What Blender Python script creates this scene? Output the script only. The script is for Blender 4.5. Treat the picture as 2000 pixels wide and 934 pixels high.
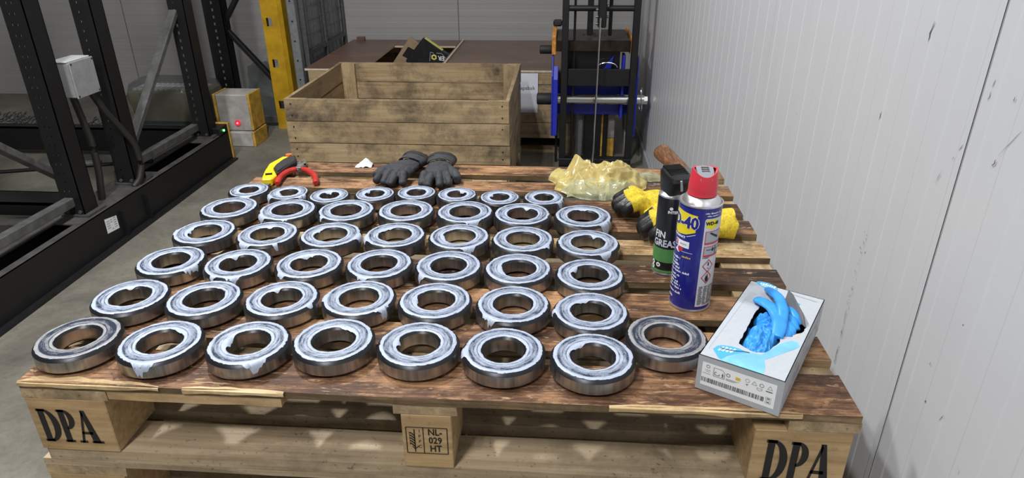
import bpy, bmesh, math, random
from mathutils import Vector, Matrix, noise

for o in list(bpy.data.objects):
    bpy.data.objects.remove(o, do_unlink=True)
S = bpy.context.scene
C = S.collection
PI = math.pi

# ------------------------------------------------------------------ camera
def set_camera():
    yaw, pitch, roll = 0.0751346, 0.4459331, -0.0067594
    cy, sy, cp, sp = math.cos(yaw), math.sin(yaw), math.cos(pitch), math.sin(pitch)
    fwd = Vector((-sy*cp, cy*cp, -sp)); right = Vector((cy, sy, 0)); up = right.cross(fwd)
    cr, sr = math.cos(roll), math.sin(roll)
    r2 = cr*right + sr*up; u2 = -sr*right + cr*up
    cd = bpy.data.cameras.new('camera'); co = bpy.data.objects.new('camera', cd); C.objects.link(co)
    cd.sensor_width = 36.0; cd.sensor_fit = 'HORIZONTAL'; cd.lens = 1329.435/2000*36
    cd.clip_start = 0.02; cd.clip_end = 60
    M = Matrix.Identity(4)
    for i in range(3):
        M[i][0] = r2[i]; M[i][1] = u2[i]; M[i][2] = -fwd[i]
    M[0][3], M[1][3], M[2][3] = 0.784223, -0.753758, 1.512611
    co.matrix_world = M
    S.camera = co
set_camera()

# ------------------------------------------------------------------ world, lights, exposure
S.view_settings.view_transform = 'Standard'
S.view_settings.look = 'None'
S.view_settings.gamma = 1.0
S.view_settings.use_curve_mapping = False
S.view_settings.exposure = -0.05
wd = bpy.data.worlds.new('world'); S.world = wd; wd.use_nodes = True
wd.node_tree.nodes['Background'].inputs[0].default_value = (0.75, 0.8, 0.9, 1)
wd.node_tree.nodes['Background'].inputs[1].default_value = 0.02
# ceiling fixtures of the hall: (x, y, z, length, watts)
LAMPS = [(-0.45, 1.45, 3.6, 0.30, 80), (-0.25, -1.9, 4.2, 1.3, 125), (-3.4, 0.4, 4.6, 1.3, 14), (-1.2, 4.3, 4.8, 1.3, 4), (-0.75, 0.30, 3.9, 0.30, 62)]
LAMP_COL = (0.985, 0.99, 1.0)

# ------------------------------------------------------------------ node helpers
def new_mat(name):
    m = bpy.data.materials.new(name); m.use_nodes = True
    nt = m.node_tree; b = nt.nodes['Principled BSDF']
    return m, nt, b
def nd(nt, typ, **kw):
    n = nt.nodes.new(typ)
    for k, v in kw.items(): setattr(n, k, v)
    return n
def lk(nt, a, b): nt.links.new(a, b)
def math_n(nt, op, a, b=None, clamp=False):
    n = nd(nt, 'ShaderNodeMath', operation=op, use_clamp=clamp)
    for i, v in enumerate((a, b)):
        if v is None: continue
        if isinstance(v, (int, float)): n.inputs[i].default_value = v
        else: lk(nt, v, n.inputs[i])
    return n.outputs[0]
def ramp(nt, fac, stops, interp='LINEAR'):
    r = nd(nt, 'ShaderNodeValToRGB'); r.color_ramp.interpolation = interp
    e = r.color_ramp.elements
    while len(e) < len(stops): e.new(0.5)
    for i, (p, c) in enumerate(stops):
        e[i].position = p; e[i].color = (c[0], c[1], c[2], 1) if not isinstance(c, (int, float)) else (c, c, c, 1)
    lk(nt, fac, r.inputs[0]); return r.outputs[0]
def mixc(nt, fac, a, b, mode='MIX'):
    n = nd(nt, 'ShaderNodeMix', data_type='RGBA', blend_type=mode)
    for i, v in ((0, fac), (6, a), (7, b)):
        if isinstance(v, (int, float)): n.inputs[i].default_value = v
        elif isinstance(v, tuple): n.inputs[i].default_value = (*v[:3], 1)
        else: lk(nt, v, n.inputs[i])
    return n.outputs[2]
def coords(nt, scale=(1, 1, 1), rnd=0.0):
    tc = nd(nt, 'ShaderNodeTexCoord'); mp = nd(nt, 'ShaderNodeMapping'); mp.inputs['Scale'].default_value = scale
    v = tc.outputs['Object']
    if rnd:
        oi = nd(nt, 'ShaderNodeObjectInfo'); vm = nd(nt, 'ShaderNodeVectorMath', operation='ADD')
        sc = math_n(nt, 'MULTIPLY', oi.outputs['Random'], rnd)
        lk(nt, v, vm.inputs[0]); lk(nt, sc, vm.inputs[1]); v = vm.outputs[0]
    lk(nt, v, mp.inputs['Vector']); return mp.outputs[0]
def noise_n(nt, vec, scale=5, detail=4, rough=0.6, dist=0.0):
    n = nd(nt, 'ShaderNodeTexNoise'); n.inputs['Scale'].default_value = scale; n.inputs['Detail'].default_value = detail
    n.inputs['Roughness'].default_value = rough; n.inputs['Distortion'].default_value = dist
    if vec is not None: lk(nt, vec, n.inputs['Vector'])
    return n.outputs['Fac']
def bump(nt, b, h, strength=0.3, dist=0.002):
    n = nd(nt, 'ShaderNodeBump'); n.inputs['Strength'].default_value = strength; n.inputs['Distance'].default_value = dist
    lk(nt, h, n.inputs['Height']); lk(nt, n.outputs[0], b.inputs['Normal'])
def plain(name, col, rough=0.5, metal=0.0, var=0.0, vscale=40, bmp=0.0, spec=None, coat=0.0):
    m, nt, b = new_mat(name)
    b.inputs['Base Color'].default_value = (*col, 1); b.inputs['Roughness'].default_value = rough; b.inputs['Metallic'].default_value = metal
    if spec is not None: b.inputs['Specular IOR Level'].default_value = spec
    if coat: b.inputs['Coat Weight'].default_value = coat; b.inputs['Coat Roughness'].default_value = 0.1
    if var or bmp:
        f = noise_n(nt, coords(nt, rnd=7.0), vscale, 5, 0.65)
        if var:
            lo = tuple(c*(1-var) for c in col); hi = tuple(min(1, c*(1+var)) for c in col)
            lk(nt, ramp(nt, f, [(0.3, lo), (0.7, hi)]), b.inputs['Base Color'])
        if bmp: bump(nt, b, f, bmp, 0.002)
    return m
def wood(name, axis, cols, stain=(0.03, 0.02, 0.012), stain_amt=0.5, stain_scale=9, rough=0.6, across=45, along=2.2, bmp=0.35, speck=0.0, knots=True):
    m, nt, b = new_mat(name)
    sc = {'X': (along, across, across), 'Y': (across, along, across), 'Z': (across, across, along)}[axis]
    g = noise_n(nt, coords(nt, sc, 9.0), 1.0, 6, 0.62, 0.6)
    low = noise_n(nt, coords(nt, tuple(max(1.0, s*0.08) for s in sc), 9.0), 3.0, 3, 0.5)
    c = ramp(nt, g, [(0.28, cols[0]), (0.5, cols[1]), (0.72, cols[2])])
    c = mixc(nt, math_n(nt, 'MULTIPLY', ramp(nt, low, [(0.35, 0.0), (0.7, 1.0)]), 0.45), c, cols[0])
    st = noise_n(nt, coords(nt, (1, 1, 1), 5.0), stain_scale, 7, 0.72, 0.3)
    sm = math_n(nt, 'MULTIPLY', ramp(nt, st, [(0.46, 0.0), (0.68, 1.0)]), stain_amt)
    c = mixc(nt, sm, c, stain)
    if speck:
        sp = noise_n(nt, coords(nt, (1, 1, 1), 3.0), 110, 3, 0.6)
        c = mixc(nt, math_n(nt, 'MULTIPLY', ramp(nt, sp, [(0.62, 0.0), (0.7, 1.0)]), speck), c, (0.01, 0.008, 0.006))
    lk(nt, c, b.inputs['Base Color'])
    b.inputs['Roughness'].default_value = rough
    bump(nt, b, g, bmp, 0.0015)
    return m

# ------------------------------------------------------------------ geometry helpers
class G:
    def __init__(s): s.v = []; s.f = []; s.m = []
    def add(s, vs, fs, mi=0):
        o = len(s.v); s.v += [tuple(v) for v in vs]
        for f in fs: s.f.append(tuple(i+o for i in f)); s.m.append(mi)
        return s
    def box(s, x0, x1, y0, y1, z0, z1, mi=0, top=None):
        vs = [(x0, y0, z0), (x1, y0, z0), (x1, y1, z0), (x0, y1, z0), (x0, y0, z1), (x1, y0, z1), (x1, y1, z1), (x0, y1, z1)]
        s.add(vs, [(0, 3, 2, 1), (0, 1, 5, 4), (1, 2, 6, 5), (2, 3, 7, 6), (3, 0, 4, 7)], mi)
        s.add(vs[4:], [(0, 1, 2, 3)], mi if top is None else top); return s
    def obox(s, p0, p1, w, t, upv=(0, 0, 1), mi=0):
        p0 = Vector(p0); p1 = Vector(p1); d = (p1-p0).normalized(); a = d.cross(Vector(upv))
        if a.length < 1e-4: a = d.cross(Vector((1, 0, 0)))
        a.normalize(); b = a.cross(d)
        vs = [p + a*(i*w/2) + b*(j*t/2) for p in (p0, p1) for i, j in ((-1, -1), (1, -1), (1, 1), (-1, 1))]
        s.add(vs, [(0, 1, 2, 3), (7, 6, 5, 4), (0, 4, 5, 1), (1, 5, 6, 2), (2, 6, 7, 3), (3, 7, 4, 0)], mi); return s
    def prism(s, poly, a0, a1, axis='z', mi=0):
        def pt(u, v, a): return {'z': (u, v, a), 'y': (u, a, v), 'x': (a, u, v)}[axis]
        n = len(poly); vs = [pt(u, v, a0) for u, v in poly] + [pt(u, v, a1) for u, v in poly]
        s.add(vs, [tuple(range(n))[::-1], tuple(range(n, 2*n))] + [(i, (i+1) % n, n+(i+1) % n, n+i) for i in range(n)], mi); return s
    def tube(s, pts, rad, n=10, mi=0, caps=True, flat=1.0, upv=(0, 0, 1)):
        pts = [Vector(p) for p in pts]; k = len(pts)
        rad = [rad]*k if isinstance(rad, (int, float)) else rad
        vs = []
        for i, p in enumerate(pts):
            d = (pts[min(i+1, k-1)]-pts[max(i-1, 0)]).normalized(); a = d.cross(Vector(upv))
            if a.length < 1e-3: a = d.cross(Vector((1, 0, 0)))
            a.normalize(); b = a.cross(d)
            for j in range(n):
                t = 2*PI*j/n; vs.append(p + a*math.cos(t)*rad[i] + b*math.sin(t)*rad[i]*flat)
        fs = [(i*n+j, i*n+(j+1) % n, (i+1)*n+(j+1) % n, (i+1)*n+j) for i in range(k-1) for j in range(n)]
        if caps: fs += [tuple(range(n))[::-1], tuple(range((k-1)*n, k*n))]
        s.add(vs, fs, mi); return s
    def lathe(s, prof, n=32, c=(0, 0, 0), mis=None, closed=False):
        k = len(prof)
        vs = [(c[0]+r*math.cos(2*PI*j/n), c[1]+r*math.sin(2*PI*j/n), c[2]+z) for r, z in prof for j in range(n)]
        o = len(s.v); s.v += vs
        rng = range(k if closed else k-1)
        for i in rng:
            for j in range(n):
                a = i; b = (i+1) % k
                s.f.append((o+a*n+j, o+a*n+(j+1) % n, o+b*n+(j+1) % n, o+b*n+j)); s.m.append(mis[i] if mis else 0)
        return s
    def disc(s, r, z, n=24, c=(0, 0), mi=0):
        s.add([(c[0]+r*math.cos(2*PI*j/n), c[1]+r*math.sin(2*PI*j/n), z) for j in range(n)], [tuple(range(n))], mi); return s
    def mesh(s, name, mats, smooth=False, bevel=0.0, fix=True, angle=40):
        me = bpy.data.meshes.new(name); me.from_pydata(s.v, [], s.f)
        for m in (mats if isinstance(mats, (list, tuple)) else [mats]): me.materials.append(m)
        for p, mi in zip(me.polygons, s.m): p.material_index = mi
        bm = bmesh.new(); bm.from_mesh(me)
        if fix:
            bmesh.ops.remove_doubles(bm, verts=bm.verts, dist=1e-6)
            bmesh.ops.recalc_face_normals(bm, faces=bm.faces)
        if bevel:
            es = [e for e in bm.edges if len(e.link_faces) == 2 and e.calc_face_angle(0) > 0.6]
            bmesh.ops.bevel(bm, geom=es, offset=bevel, segments=1, affect='EDGES', profile=0.5)
        if smooth:
            for f in bm.faces: f.smooth = True
            for e in bm.edges:
                if len(e.link_faces) == 2 and e.calc_face_angle(0) > math.radians(angle): e.smooth = False
        bm.to_mesh(me); bm.free(); return me
    def build(s, name, mats, parent=None, **kw):
        return link(name, s.mesh(name, mats, **kw), parent)
def link(name, me, parent=None, loc=None):
    o = bpy.data.objects.new(name, me); C.objects.link(o)
    if parent is not None: o.parent = parent
    if loc is not None: o.location = loc
    return o
def tag(o, label, cat, group=None):
    o['label'] = label; o['category'] = cat
    if group: o['group'] = group
    return o
def thing(name, label, cat, loc=(0, 0, 0), rz=0.0, group=None):
    o = bpy.data.objects.new(name, None); C.objects.link(o); o.location = loc; o.rotation_euler = (0, 0, rz); o.empty_display_size = 0.05
    return tag(o, label, cat, group)
def struct(o): o['kind'] = 'structure'; return o
def struct_root(name): o = bpy.data.objects.new(name, None); C.objects.link(o); return struct(o)
def copy_tree(o, parent=None):
    c = o.copy(); C.objects.link(c)
    if parent is not None: c.parent = parent
    for ch in list(o.children): copy_tree(ch, c)
    return c
def eval_mesh(o):
    dg = bpy.context.evaluated_depsgraph_get(); dg.update()
    me = bpy.data.meshes.new_from_object(o.evaluated_get(dg)); return me
def blob(name, g, voxel, mats, parent=None, smooth=6, disp=0.0, dscale=30, disp2=0.0, d2scale=80, loc=None, ridge=False):
    """closed, overlapping solids fused into one continuous skin"""
    me = g.mesh('tmp', mats); t = link('tmp', me)
    md = t.modifiers.new('r', 'REMESH'); md.mode = 'VOXEL'; md.voxel_size = voxel
    if smooth: sm = t.modifiers.new('s', 'SMOOTH'); sm.factor = 0.5; sm.iterations = smooth
    out = eval_mesh(t); bpy.data.objects.remove(t); out.name = name
    out.materials.clear()
    for m in (mats if isinstance(mats, (list, tuple)) else [mats]): out.materials.append(m)
    for p in out.polygons: p.material_index = 0; p.use_smooth = True
    if disp or disp2:
        ns = [v.normal.copy() for v in out.vertices]
        for v, n in zip(out.vertices, ns):
            d = 0
            if disp:
                q = noise.noise(v.co*dscale)
                d += disp*((1-2*abs(q)) if ridge else q)
            if disp2: d += disp2*(1-2*abs(noise.noise(v.co*d2scale+Vector((3, 1, 7)))))
            v.co += n*d
    return link(name, out, parent, loc)
def text_geo(txt, size, align='CENTER', space=1.0):
    cu = bpy.data.curves.new('txt', 'FONT'); cu.body = txt; cu.size = size; cu.align_x = align; cu.align_y = 'CENTER'; cu.space_character = space; cu.resolution_u = 2
    t = bpy.data.objects.new('txt', cu); C.objects.link(t)
    me = eval_mesh(t); bpy.data.objects.remove(t); bpy.data.curves.remove(cu)
    vs = [v.co.to_2d() for v in me.vertices]; fs = [tuple(p.vertices) for p in me.polygons]
    bpy.data.meshes.remove(me); return vs, fs
def flat_text(g, txt, size, fn, mi=0, bold=0.0, **kw):
    vs, fs = text_geo(txt, size, **kw)
    offs = [(0, 0)] if not bold else [(-bold, 0), (bold, 0), (0, bold), (0, -bold)]
    for k, (dx, dy) in enumerate(offs):
        g.add([fn(v.x+dx, v.y+dy, k*0.00002) for v in vs], fs, mi)
def ngon(cx, cy, rx, ry=None, n=24, a0=0.0): return [(cx+rx*math.cos(a0+2*PI*i/n), cy+(ry or rx)*math.sin(a0+2*PI*i/n)) for i in range(n)]

# ------------------------------------------------------------------ materials
M = {}
def deck_wood(name, dark, mid, lite, fleck, fl_amt, bias):
    m, nt, b = new_mat(name)
    oi = nd(nt, 'ShaderNodeObjectInfo')
    pat = noise_n(nt, coords(nt, (0.55, 1.2, 1.2), 9.0), 15, 9, 0.74, 0.5)
    fib = noise_n(nt, coords(nt, (9, 130, 130), 9.0), 1.0, 5, 0.65, 0.8)
    fl = noise_n(nt, coords(nt, (26, 150, 150), 4.0), 1.0, 3, 0.6, 1.2)
    big = noise_n(nt, coords(nt, (1, 1.4, 1), 3.0), 4.5, 3, 0.5)
    v = math_n(nt, 'ADD', math_n(nt, 'MULTIPLY', pat, 0.62), math_n(nt, 'MULTIPLY', fib, 0.38))
    v = math_n(nt, 'ADD', v, math_n(nt, 'MULTIPLY', math_n(nt, 'SUBTRACT', big, 0.5), 0.35))
    v = math_n(nt, 'ADD', v, math_n(nt, 'MULTIPLY', math_n(nt, 'SUBTRACT', oi.outputs['Random'], 0.5), 0.10))
    c = ramp(nt, v, [(0.36-bias, dark), (0.49-bias, mid), (0.66-bias, lite)])
    c = mixc(nt, math_n(nt, 'MULTIPLY', ramp(nt, fl, [(0.60, 0.0), (0.68, 1.0)]), fl_amt), c, fleck)
    spk = noise_n(nt, coords(nt, (1, 1, 1), 3.0), 95, 3, 0.6)
    c = mixc(nt, math_n(nt, 'MULTIPLY', ramp(nt, spk, [(0.63, 0.0), (0.69, 1.0)]), 0.6), c, (0.012, 0.009, 0.007))
    lk(nt, c, b.inputs['Base Color'])
    lk(nt, ramp(nt, pat, [(0.4, 0.42), (0.65, 0.68)]), b.inputs['Roughness']); b.inputs['Specular IOR Level'].default_value = 0.3
    bump(nt, b, v, 0.5, 0.0018)
    return m
M['deck_top'] = deck_wood('stained_deck', (0.022, 0.013, 0.009), (0.095, 0.046, 0.025), (0.42, 0.23, 0.11), (0.52, 0.36, 0.20), 0.6, 0.012)
M['deck_pale'] = deck_wood('worn_deck', (0.07, 0.042, 0.022), (0.27, 0.17, 0.08), (0.56, 0.42, 0.23), (0.62, 0.50, 0.31), 0.8, 0.03)
M['deck_side'] = wood('deck_edge', 'X', ((0.07, 0.045, 0.02), (0.20, 0.13, 0.065), (0.42, 0.29, 0.155)), stain=(0.03, 0.02, 0.012), stain_amt=0.75, stain_scale=12, across=90, along=5)
M['raw_x'] = wood('raw_board', 'X', ((0.26, 0.19, 0.115), (0.44, 0.34, 0.215), (0.60, 0.49, 0.33)), stain=(0.07, 0.05, 0.03), stain_amt=0.55, stain_scale=6, across=60, speck=0.5)
M['raw_y'] = wood('raw_board_depth', 'Y', ((0.24, 0.17, 0.09), (0.40, 0.29, 0.165), (0.55, 0.42, 0.25)), stain=(0.05, 0.035, 0.02), stain_amt=0.6, stain_scale=8, across=60, speck=0.5)
M['block'] = wood('block_wood', 'X', ((0.30, 0.19, 0.085), (0.46, 0.31, 0.15), (0.60, 0.43, 0.235)), stain=(0.13, 0.08, 0.035), stain_amt=0.4, stain_scale=7, across=70, along=4, speck=0.2)
M['crate_x'] = wood('crate_plank', 'X', ((0.25, 0.175, 0.09), (0.40, 0.29, 0.16), (0.52, 0.40, 0.235)), stain=(0.03, 0.026, 0.022), stain_amt=0.9, stain_scale=4.2, across=40, along=2, speck=0.4)
M['crate_y'] = wood('crate_plank_depth', 'Y', ((0.22, 0.15, 0.08), (0.36, 0.26, 0.145), (0.48, 0.37, 0.215)), stain=(0.045, 0.035, 0.025), stain_amt=0.75, stain_scale=5, across=40, along=2, speck=0.4)
M['crate_z'] = wood('crate_post', 'Z', ((0.26, 0.18, 0.09), (0.42, 0.305, 0.165), (0.53, 0.41, 0.24)), stain=(0.06, 0.04, 0.025), stain_amt=0.6, stain_scale=9, across=40, along=2, speck=0.4)
M['ply'] = wood('film_plywood', 'X', ((0.10, 0.055, 0.04), (0.155, 0.088, 0.06), (0.21, 0.125, 0.085)), stain=(0.09, 0.06, 0.05), stain_amt=0.5, stain_scale=3, rough=0.38, across=8, along=2, bmp=0.05)
M['ply_edge'] = plain('plywood_edge', (0.6, 0.5, 0.38), 0.6, var=0.2)
M['handle'] = wood('hammer_handle', 'Y', ((0.06, 0.025, 0.012), (0.20, 0.085, 0.035), (0.40, 0.20, 0.09)), stain=(0.03, 0.015, 0.01), stain_amt=0.6, stain_scale=40, rough=0.45, across=220, along=30, bmp=0.6)
M['ink'] = plain('branding_ink', (0.012, 0.010, 0.009), 0.7)
M['black_print'] = plain('black_print', (0.015, 0.015, 0.017), 0.6)
M['black_steel'] = plain('black_painted_steel', (0.006, 0.006, 0.007), 0.5, var=0.3, vscale=25)
M['dusty_steel'] = plain('dusty_dark_steel', (0.055, 0.052, 0.048), 0.75, var=0.5, vscale=14)
M['grey_bar'] = plain('galvanised_bar', (0.12, 0.12, 0.117), 0.55, 0.35, var=0.35, vscale=18)
M['jbox'] = plain('junction_box_grey', (0.27, 0.275, 0.275), 0.55, var=0.15, vscale=30)
M['jbox_lid'] = plain('junction_box_top', (0.50, 0.51, 0.51), 0.5, var=0.1)
M['conduit'] = plain('conduit_black', (0.02, 0.018, 0.016), 0.5)
M['yellow_paint'] = plain('yellow_paint', (0.52, 0.30, 0.012), 0.45, var=0.25, vscale=9)
M['dirty_white'] = plain('dirty_white_paint', (0.42, 0.40, 0.37), 0.7, var=0.25, vscale=13, bmp=0.2)
M['orange_yellow'] = plain('worn_yellow', (0.55, 0.32, 0.05), 0.6, var=0.45, vscale=20)
M['fence'] = plain('fence_steel', (0.10, 0.105, 0.11), 0.5, 0.3, var=0.3)
M['fence_post'] = plain('fence_post_grey', (0.22, 0.23, 0.24), 0.5, 0.2, var=0.2)
M['paper'] = plain('paper', (0.70, 0.71, 0.75), 0.7)
M['chrome'] = plain('bright_steel', (0.78, 0.78, 0.76), 0.16, 1.0)
M['blue_paint'] = plain('blue_machine_paint', (0.022, 0.035, 0.42), 0.35, var=0.15)
M['black_plastic'] = plain('black_plastic', (0.010, 0.010, 0.011), 0.38)
M['black_rubber'] = plain('black_rubber', (0.018, 0.018, 0.020), 0.6, bmp=0.15, vscale=300)
M['oily_iron'] = plain('oily_iron', (0.035, 0.026, 0.020), 0.4, 0.5, var=0.5, vscale=15)
M['orange_wear'] = plain('orange_worn_edge', (0.60, 0.26, 0.05), 0.5, var=0.5, vscale=40)
M['grey_metal'] = plain('grey_metal', (0.20, 0.20, 0.20), 0.45, 0.7, var=0.3)
M['grey_board'] = plain('grey_board', (0.30, 0.31, 0.31), 0.6, var=0.15)
M['card'] = plain('cardboard', (0.30, 0.215, 0.13), 0.75, var=0.12, vscale=12)
M['carton_dim'] = plain('carton_in_wrap', (0.30, 0.23, 0.13), 0.6, var=0.2, vscale=9)
M['knife_yellow'] = plain('knife_yellow', (0.80, 0.62, 0.012), 0.35, var=0.12, vscale=60)
M['knife_button'] = plain('orange_button', (0.62, 0.14, 0.04), 0.4)
M['red_grip'] = plain('red_grip', (0.42, 0.028, 0.022), 0.32, var=0.25, vscale=60)
M['black_glove'] = plain('black_knit_glove', (0.030, 0.031, 0.036), 0.75, var=0.4, vscale=90, bmp=0.25)
M['black_cuff'] = plain('black_cuff', (0.014, 0.013, 0.013), 0.8)
M['yellow_knit'] = plain('yellow_knit', (0.62, 0.47, 0.03), 0.85, var=0.35, vscale=180, bmp=0.6)
M['black_latex'] = plain('black_latex', (0.012, 0.012, 0.013), 0.35, bmp=0.2, vscale=120)
M['nitrile'] = plain('blue_nitrile', (0.035, 0.30, 0.78), 0.42, var=0.15, vscale=30)
M['box_white'] = plain('white_carton', (0.46, 0.49, 0.525), 0.5, var=0.05, vscale=160, bmp=0.08)
M['box_grey'] = plain('grey_carton_end', (0.40, 0.43, 0.45), 0.5, var=0.06, vscale=60)
M['carton_inner'] = plain('grey_carton_inner', (0.20, 0.19, 0.185), 0.8, var=0.1)
M['carton_torn'] = plain('torn_carton', (0.52, 0.45, 0.38), 0.85, var=0.2, vscale=90)
M['print_blue'] = plain('light_blue_print', (0.07, 0.40, 0.70), 0.5)
M['print_pale'] = plain('pale_blue_print', (0.19, 0.50, 0.74), 0.5, var=0.2, vscale=25)
M['print_white'] = plain('white_print', (0.82, 0.84, 0.86), 0.5)
M['print_grey'] = plain('grey_print', (0.38, 0.40, 0.43), 0.6)
M['print_yellow'] = plain('yellow_print', (0.70, 0.50, 0.03), 0.5)
M['print_red'] = plain('red_print', (0.55, 0.03, 0.035), 0.5)
M['can_blue'] = plain('blue_can_paint', (0.012, 0.014, 0.19), 0.22, coat=0.4)
M['can_black'] = plain('black_can_paint', (0.010, 0.011, 0.013), 0.25, coat=0.3)
M['can_green'] = plain('green_can_band', (0.085, 0.27, 0.075), 0.35, var=0.1, vscale=40)
M['can_yellow'] = plain('shield_yellow', (0.82, 0.66, 0.01), 0.3)
M['can_label'] = plain('can_label_white', (0.60, 0.62, 0.68), 0.35)
M['tin'] = plain('tinplate', (0.74, 0.74, 0.75), 0.28, 0.9)
M['cap_red'] = plain('red_cap', (0.62, 0.035, 0.055), 0.32)
M['cap_grey'] = plain('grey_cap_pad', (0.27, 0.28, 0.31), 0.35)
M['white_plastic'] = plain('white_film', (0.62, 0.64, 0.66), 0.3)
M['black_bag'] = plain('black_plastic_bag', (0.013, 0.014, 0.016), 0.4, var=0.4, vscale=25)
M['bag_yellow'] = plain('yellow_bag_print', (0.72, 0.66, 0.16), 0.5)
M['lamp_white'] = plain('lamp_housing', (0.8, 0.8, 0.8), 0.4)
def emis(name, col, st):
    m, nt, b = new_mat(name); b.inputs['Base Color'].default_value = (*col, 1)
    b.inputs['Emission Color'].default_value = (*col, 1); b.inputs['Emission Strength'].default_value = st; return m
M['led_green'] = emis('green_led', (0.1, 1.0, 0.15), 6)
M['led_red'] = emis('red_led', (1.0, 0.22, 0.25), 3)
M['led_red_glass'] = emis('red_lens', (0.8, 0.03, 0.06), 0.5)
M['lamp_glow'] = emis('lamp_diffuser', (1, 0.98, 0.95), 4)

def steel_mat():
    m, nt, b = new_mat('ground_steel')
    v = coords(nt, (140, 140, 3), 6.0)
    f = noise_n(nt, v, 1.0, 3, 0.5)
    lk(nt, ramp(nt, f, [(0.3, (0.27, 0.265, 0.262)), (0.7, (0.47, 0.465, 0.46))]), b.inputs['Base Color'])
    b.inputs['Metallic'].default_value = 0.95
    lk(nt, ramp(nt, f, [(0.3, 0.26), (0.7, 0.36)]), b.inputs['Roughness'])
    return m
M['steel'] = steel_mat()
M['chamfer_shade'] = plain('shaded_steel_chamfer', (0.018, 0.019, 0.023), 0.35, 0.5)  # dark reflection and shade under the grease edge painted into the chamfer colour
M['shield'] = plain('bearing_shield', (0.06, 0.07, 0.09), 0.35, 0.6, var=0.3, vscale=60)
def grease_mat(name, white, dark, cover):
    m, nt, b = new_mat(name)
    tc = nd(nt, 'ShaderNodeTexCoord'); sp = nd(nt, 'ShaderNodeSeparateXYZ'); lk(nt, tc.outputs['Object'], sp.inputs[0])
    uv = nd(nt, 'ShaderNodeUVMap'); su = nd(nt, 'ShaderNodeSeparateXYZ'); lk(nt, uv.outputs[0], su.inputs[0])
    rr = math_n(nt, 'SQRT', math_n(nt, 'ADD', math_n(nt, 'MULTIPLY', sp.outputs[0], sp.outputs[0]), math_n(nt, 'MULTIPLY', sp.outputs[1], sp.outputs[1])))
    oi = nd(nt, 'ShaderNodeObjectInfo')
    cb = nd(nt, 'ShaderNodeCombineXYZ')
    lk(nt, math_n(nt, 'MULTIPLY', math_n(nt, 'DIVIDE', sp.outputs[0], rr), 1.6), cb.inputs[0])
    lk(nt, math_n(nt, 'MULTIPLY', math_n(nt, 'DIVIDE', sp.outputs[1], rr), 1.6), cb.inputs[1])
    lk(nt, math_n(nt, 'ADD', math_n(nt, 'MULTIPLY', su.outputs[1], 11.0), math_n(nt, 'MULTIPLY', oi.outputs['Random'], 77.0)), cb.inputs[2])
    streak = noise_n(nt, cb.outputs[0], 1.3, 6, 0.68, 0.25)
    fine = noise_n(nt, coords(nt, (1, 1, 1), 4.0), 420, 3, 0.7)
    # the film is thick on both rings, thinner over the shield and thinnest in the two grooves
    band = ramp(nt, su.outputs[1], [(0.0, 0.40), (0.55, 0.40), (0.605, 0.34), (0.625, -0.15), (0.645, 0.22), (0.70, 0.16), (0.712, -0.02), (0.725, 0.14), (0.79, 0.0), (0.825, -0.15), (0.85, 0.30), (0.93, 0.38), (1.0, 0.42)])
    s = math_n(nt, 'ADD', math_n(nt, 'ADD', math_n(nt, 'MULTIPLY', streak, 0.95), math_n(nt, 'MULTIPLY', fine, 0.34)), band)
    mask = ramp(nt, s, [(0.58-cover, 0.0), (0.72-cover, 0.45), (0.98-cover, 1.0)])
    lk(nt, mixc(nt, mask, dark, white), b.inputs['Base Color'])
    lk(nt, ramp(nt, mask, [(0.0, 0.25), (1.0, 0.42)]), b.inputs['Roughness'])
    bump(nt, b, s, 0.35, 0.0012)
    return m
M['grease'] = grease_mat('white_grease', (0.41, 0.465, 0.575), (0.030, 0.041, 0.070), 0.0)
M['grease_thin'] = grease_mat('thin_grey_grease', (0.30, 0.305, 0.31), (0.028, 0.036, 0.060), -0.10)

def floor_mat():
    m, nt, b = new_mat('dirty_concrete')
    a = noise_n(nt, coords(nt), 1.6, 8, 0.68, 0.4); c = noise_n(nt, coords(nt), 38, 5, 0.7)
    col = ramp(nt, a, [(0.3, (0.08, 0.075, 0.062)), (0.55, (0.205, 0.19, 0.155)), (0.75, (0.31, 0.29, 0.24))])
    col = mixc(nt, math_n(nt, 'MULTIPLY', ramp(nt, c, [(0.45, 0.0), (0.75, 1.0)]), 0.35), col, (0.05, 0.046, 0.04))
    lk(nt, col, b.inputs['Base Color']); b.inputs['Roughness'].default_value = 0.55
    bump(nt, b, c, 0.15, 0.002); return m
M['floor'] = floor_mat()
def panel_mat(name, col, dirt, zs):
    m, nt, b = new_mat(name)
    a = noise_n(nt, coords(nt, (1.5, 1.5, 0.7)), 2.2, 5, 0.6)
    s = noise_n(nt, coords(nt, zs), 9.0, 4, 0.7)
    c = mixc(nt, math_n(nt, 'MULTIPLY', ramp(nt, a, [(0.45, 0.0), (0.8, 1.0)]), 0.25), col, tuple(x*0.84 for x in col))
    c = mixc(nt, math_n(nt, 'MULTIPLY', ramp(nt, s, [(0.73, 0.0), (0.78, 1.0)]), dirt), c, (0.06, 0.055, 0.05))
    lk(nt, c, b.inputs['Base Color']); b.inputs['Roughness'].default_value = 0.38; return m
M['panel'] = panel_mat('white_wall_panel', (0.595, 0.605, 0.625), 0.5, (6, 6, 1.6))
M['panel_back'] = panel_mat('grey_wall_panel', (0.40, 0.39, 0.375), 0.2, (2, 2, 2))
M['seam'] = plain('panel_seam', (0.12, 0.12, 0.125), 0.6)
M['scuff'] = plain('black_scuff', (0.10, 0.098, 0.096), 0.7)
M['ceiling'] = plain('ceiling_paint', (0.5, 0.5, 0.5), 0.7)
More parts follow.
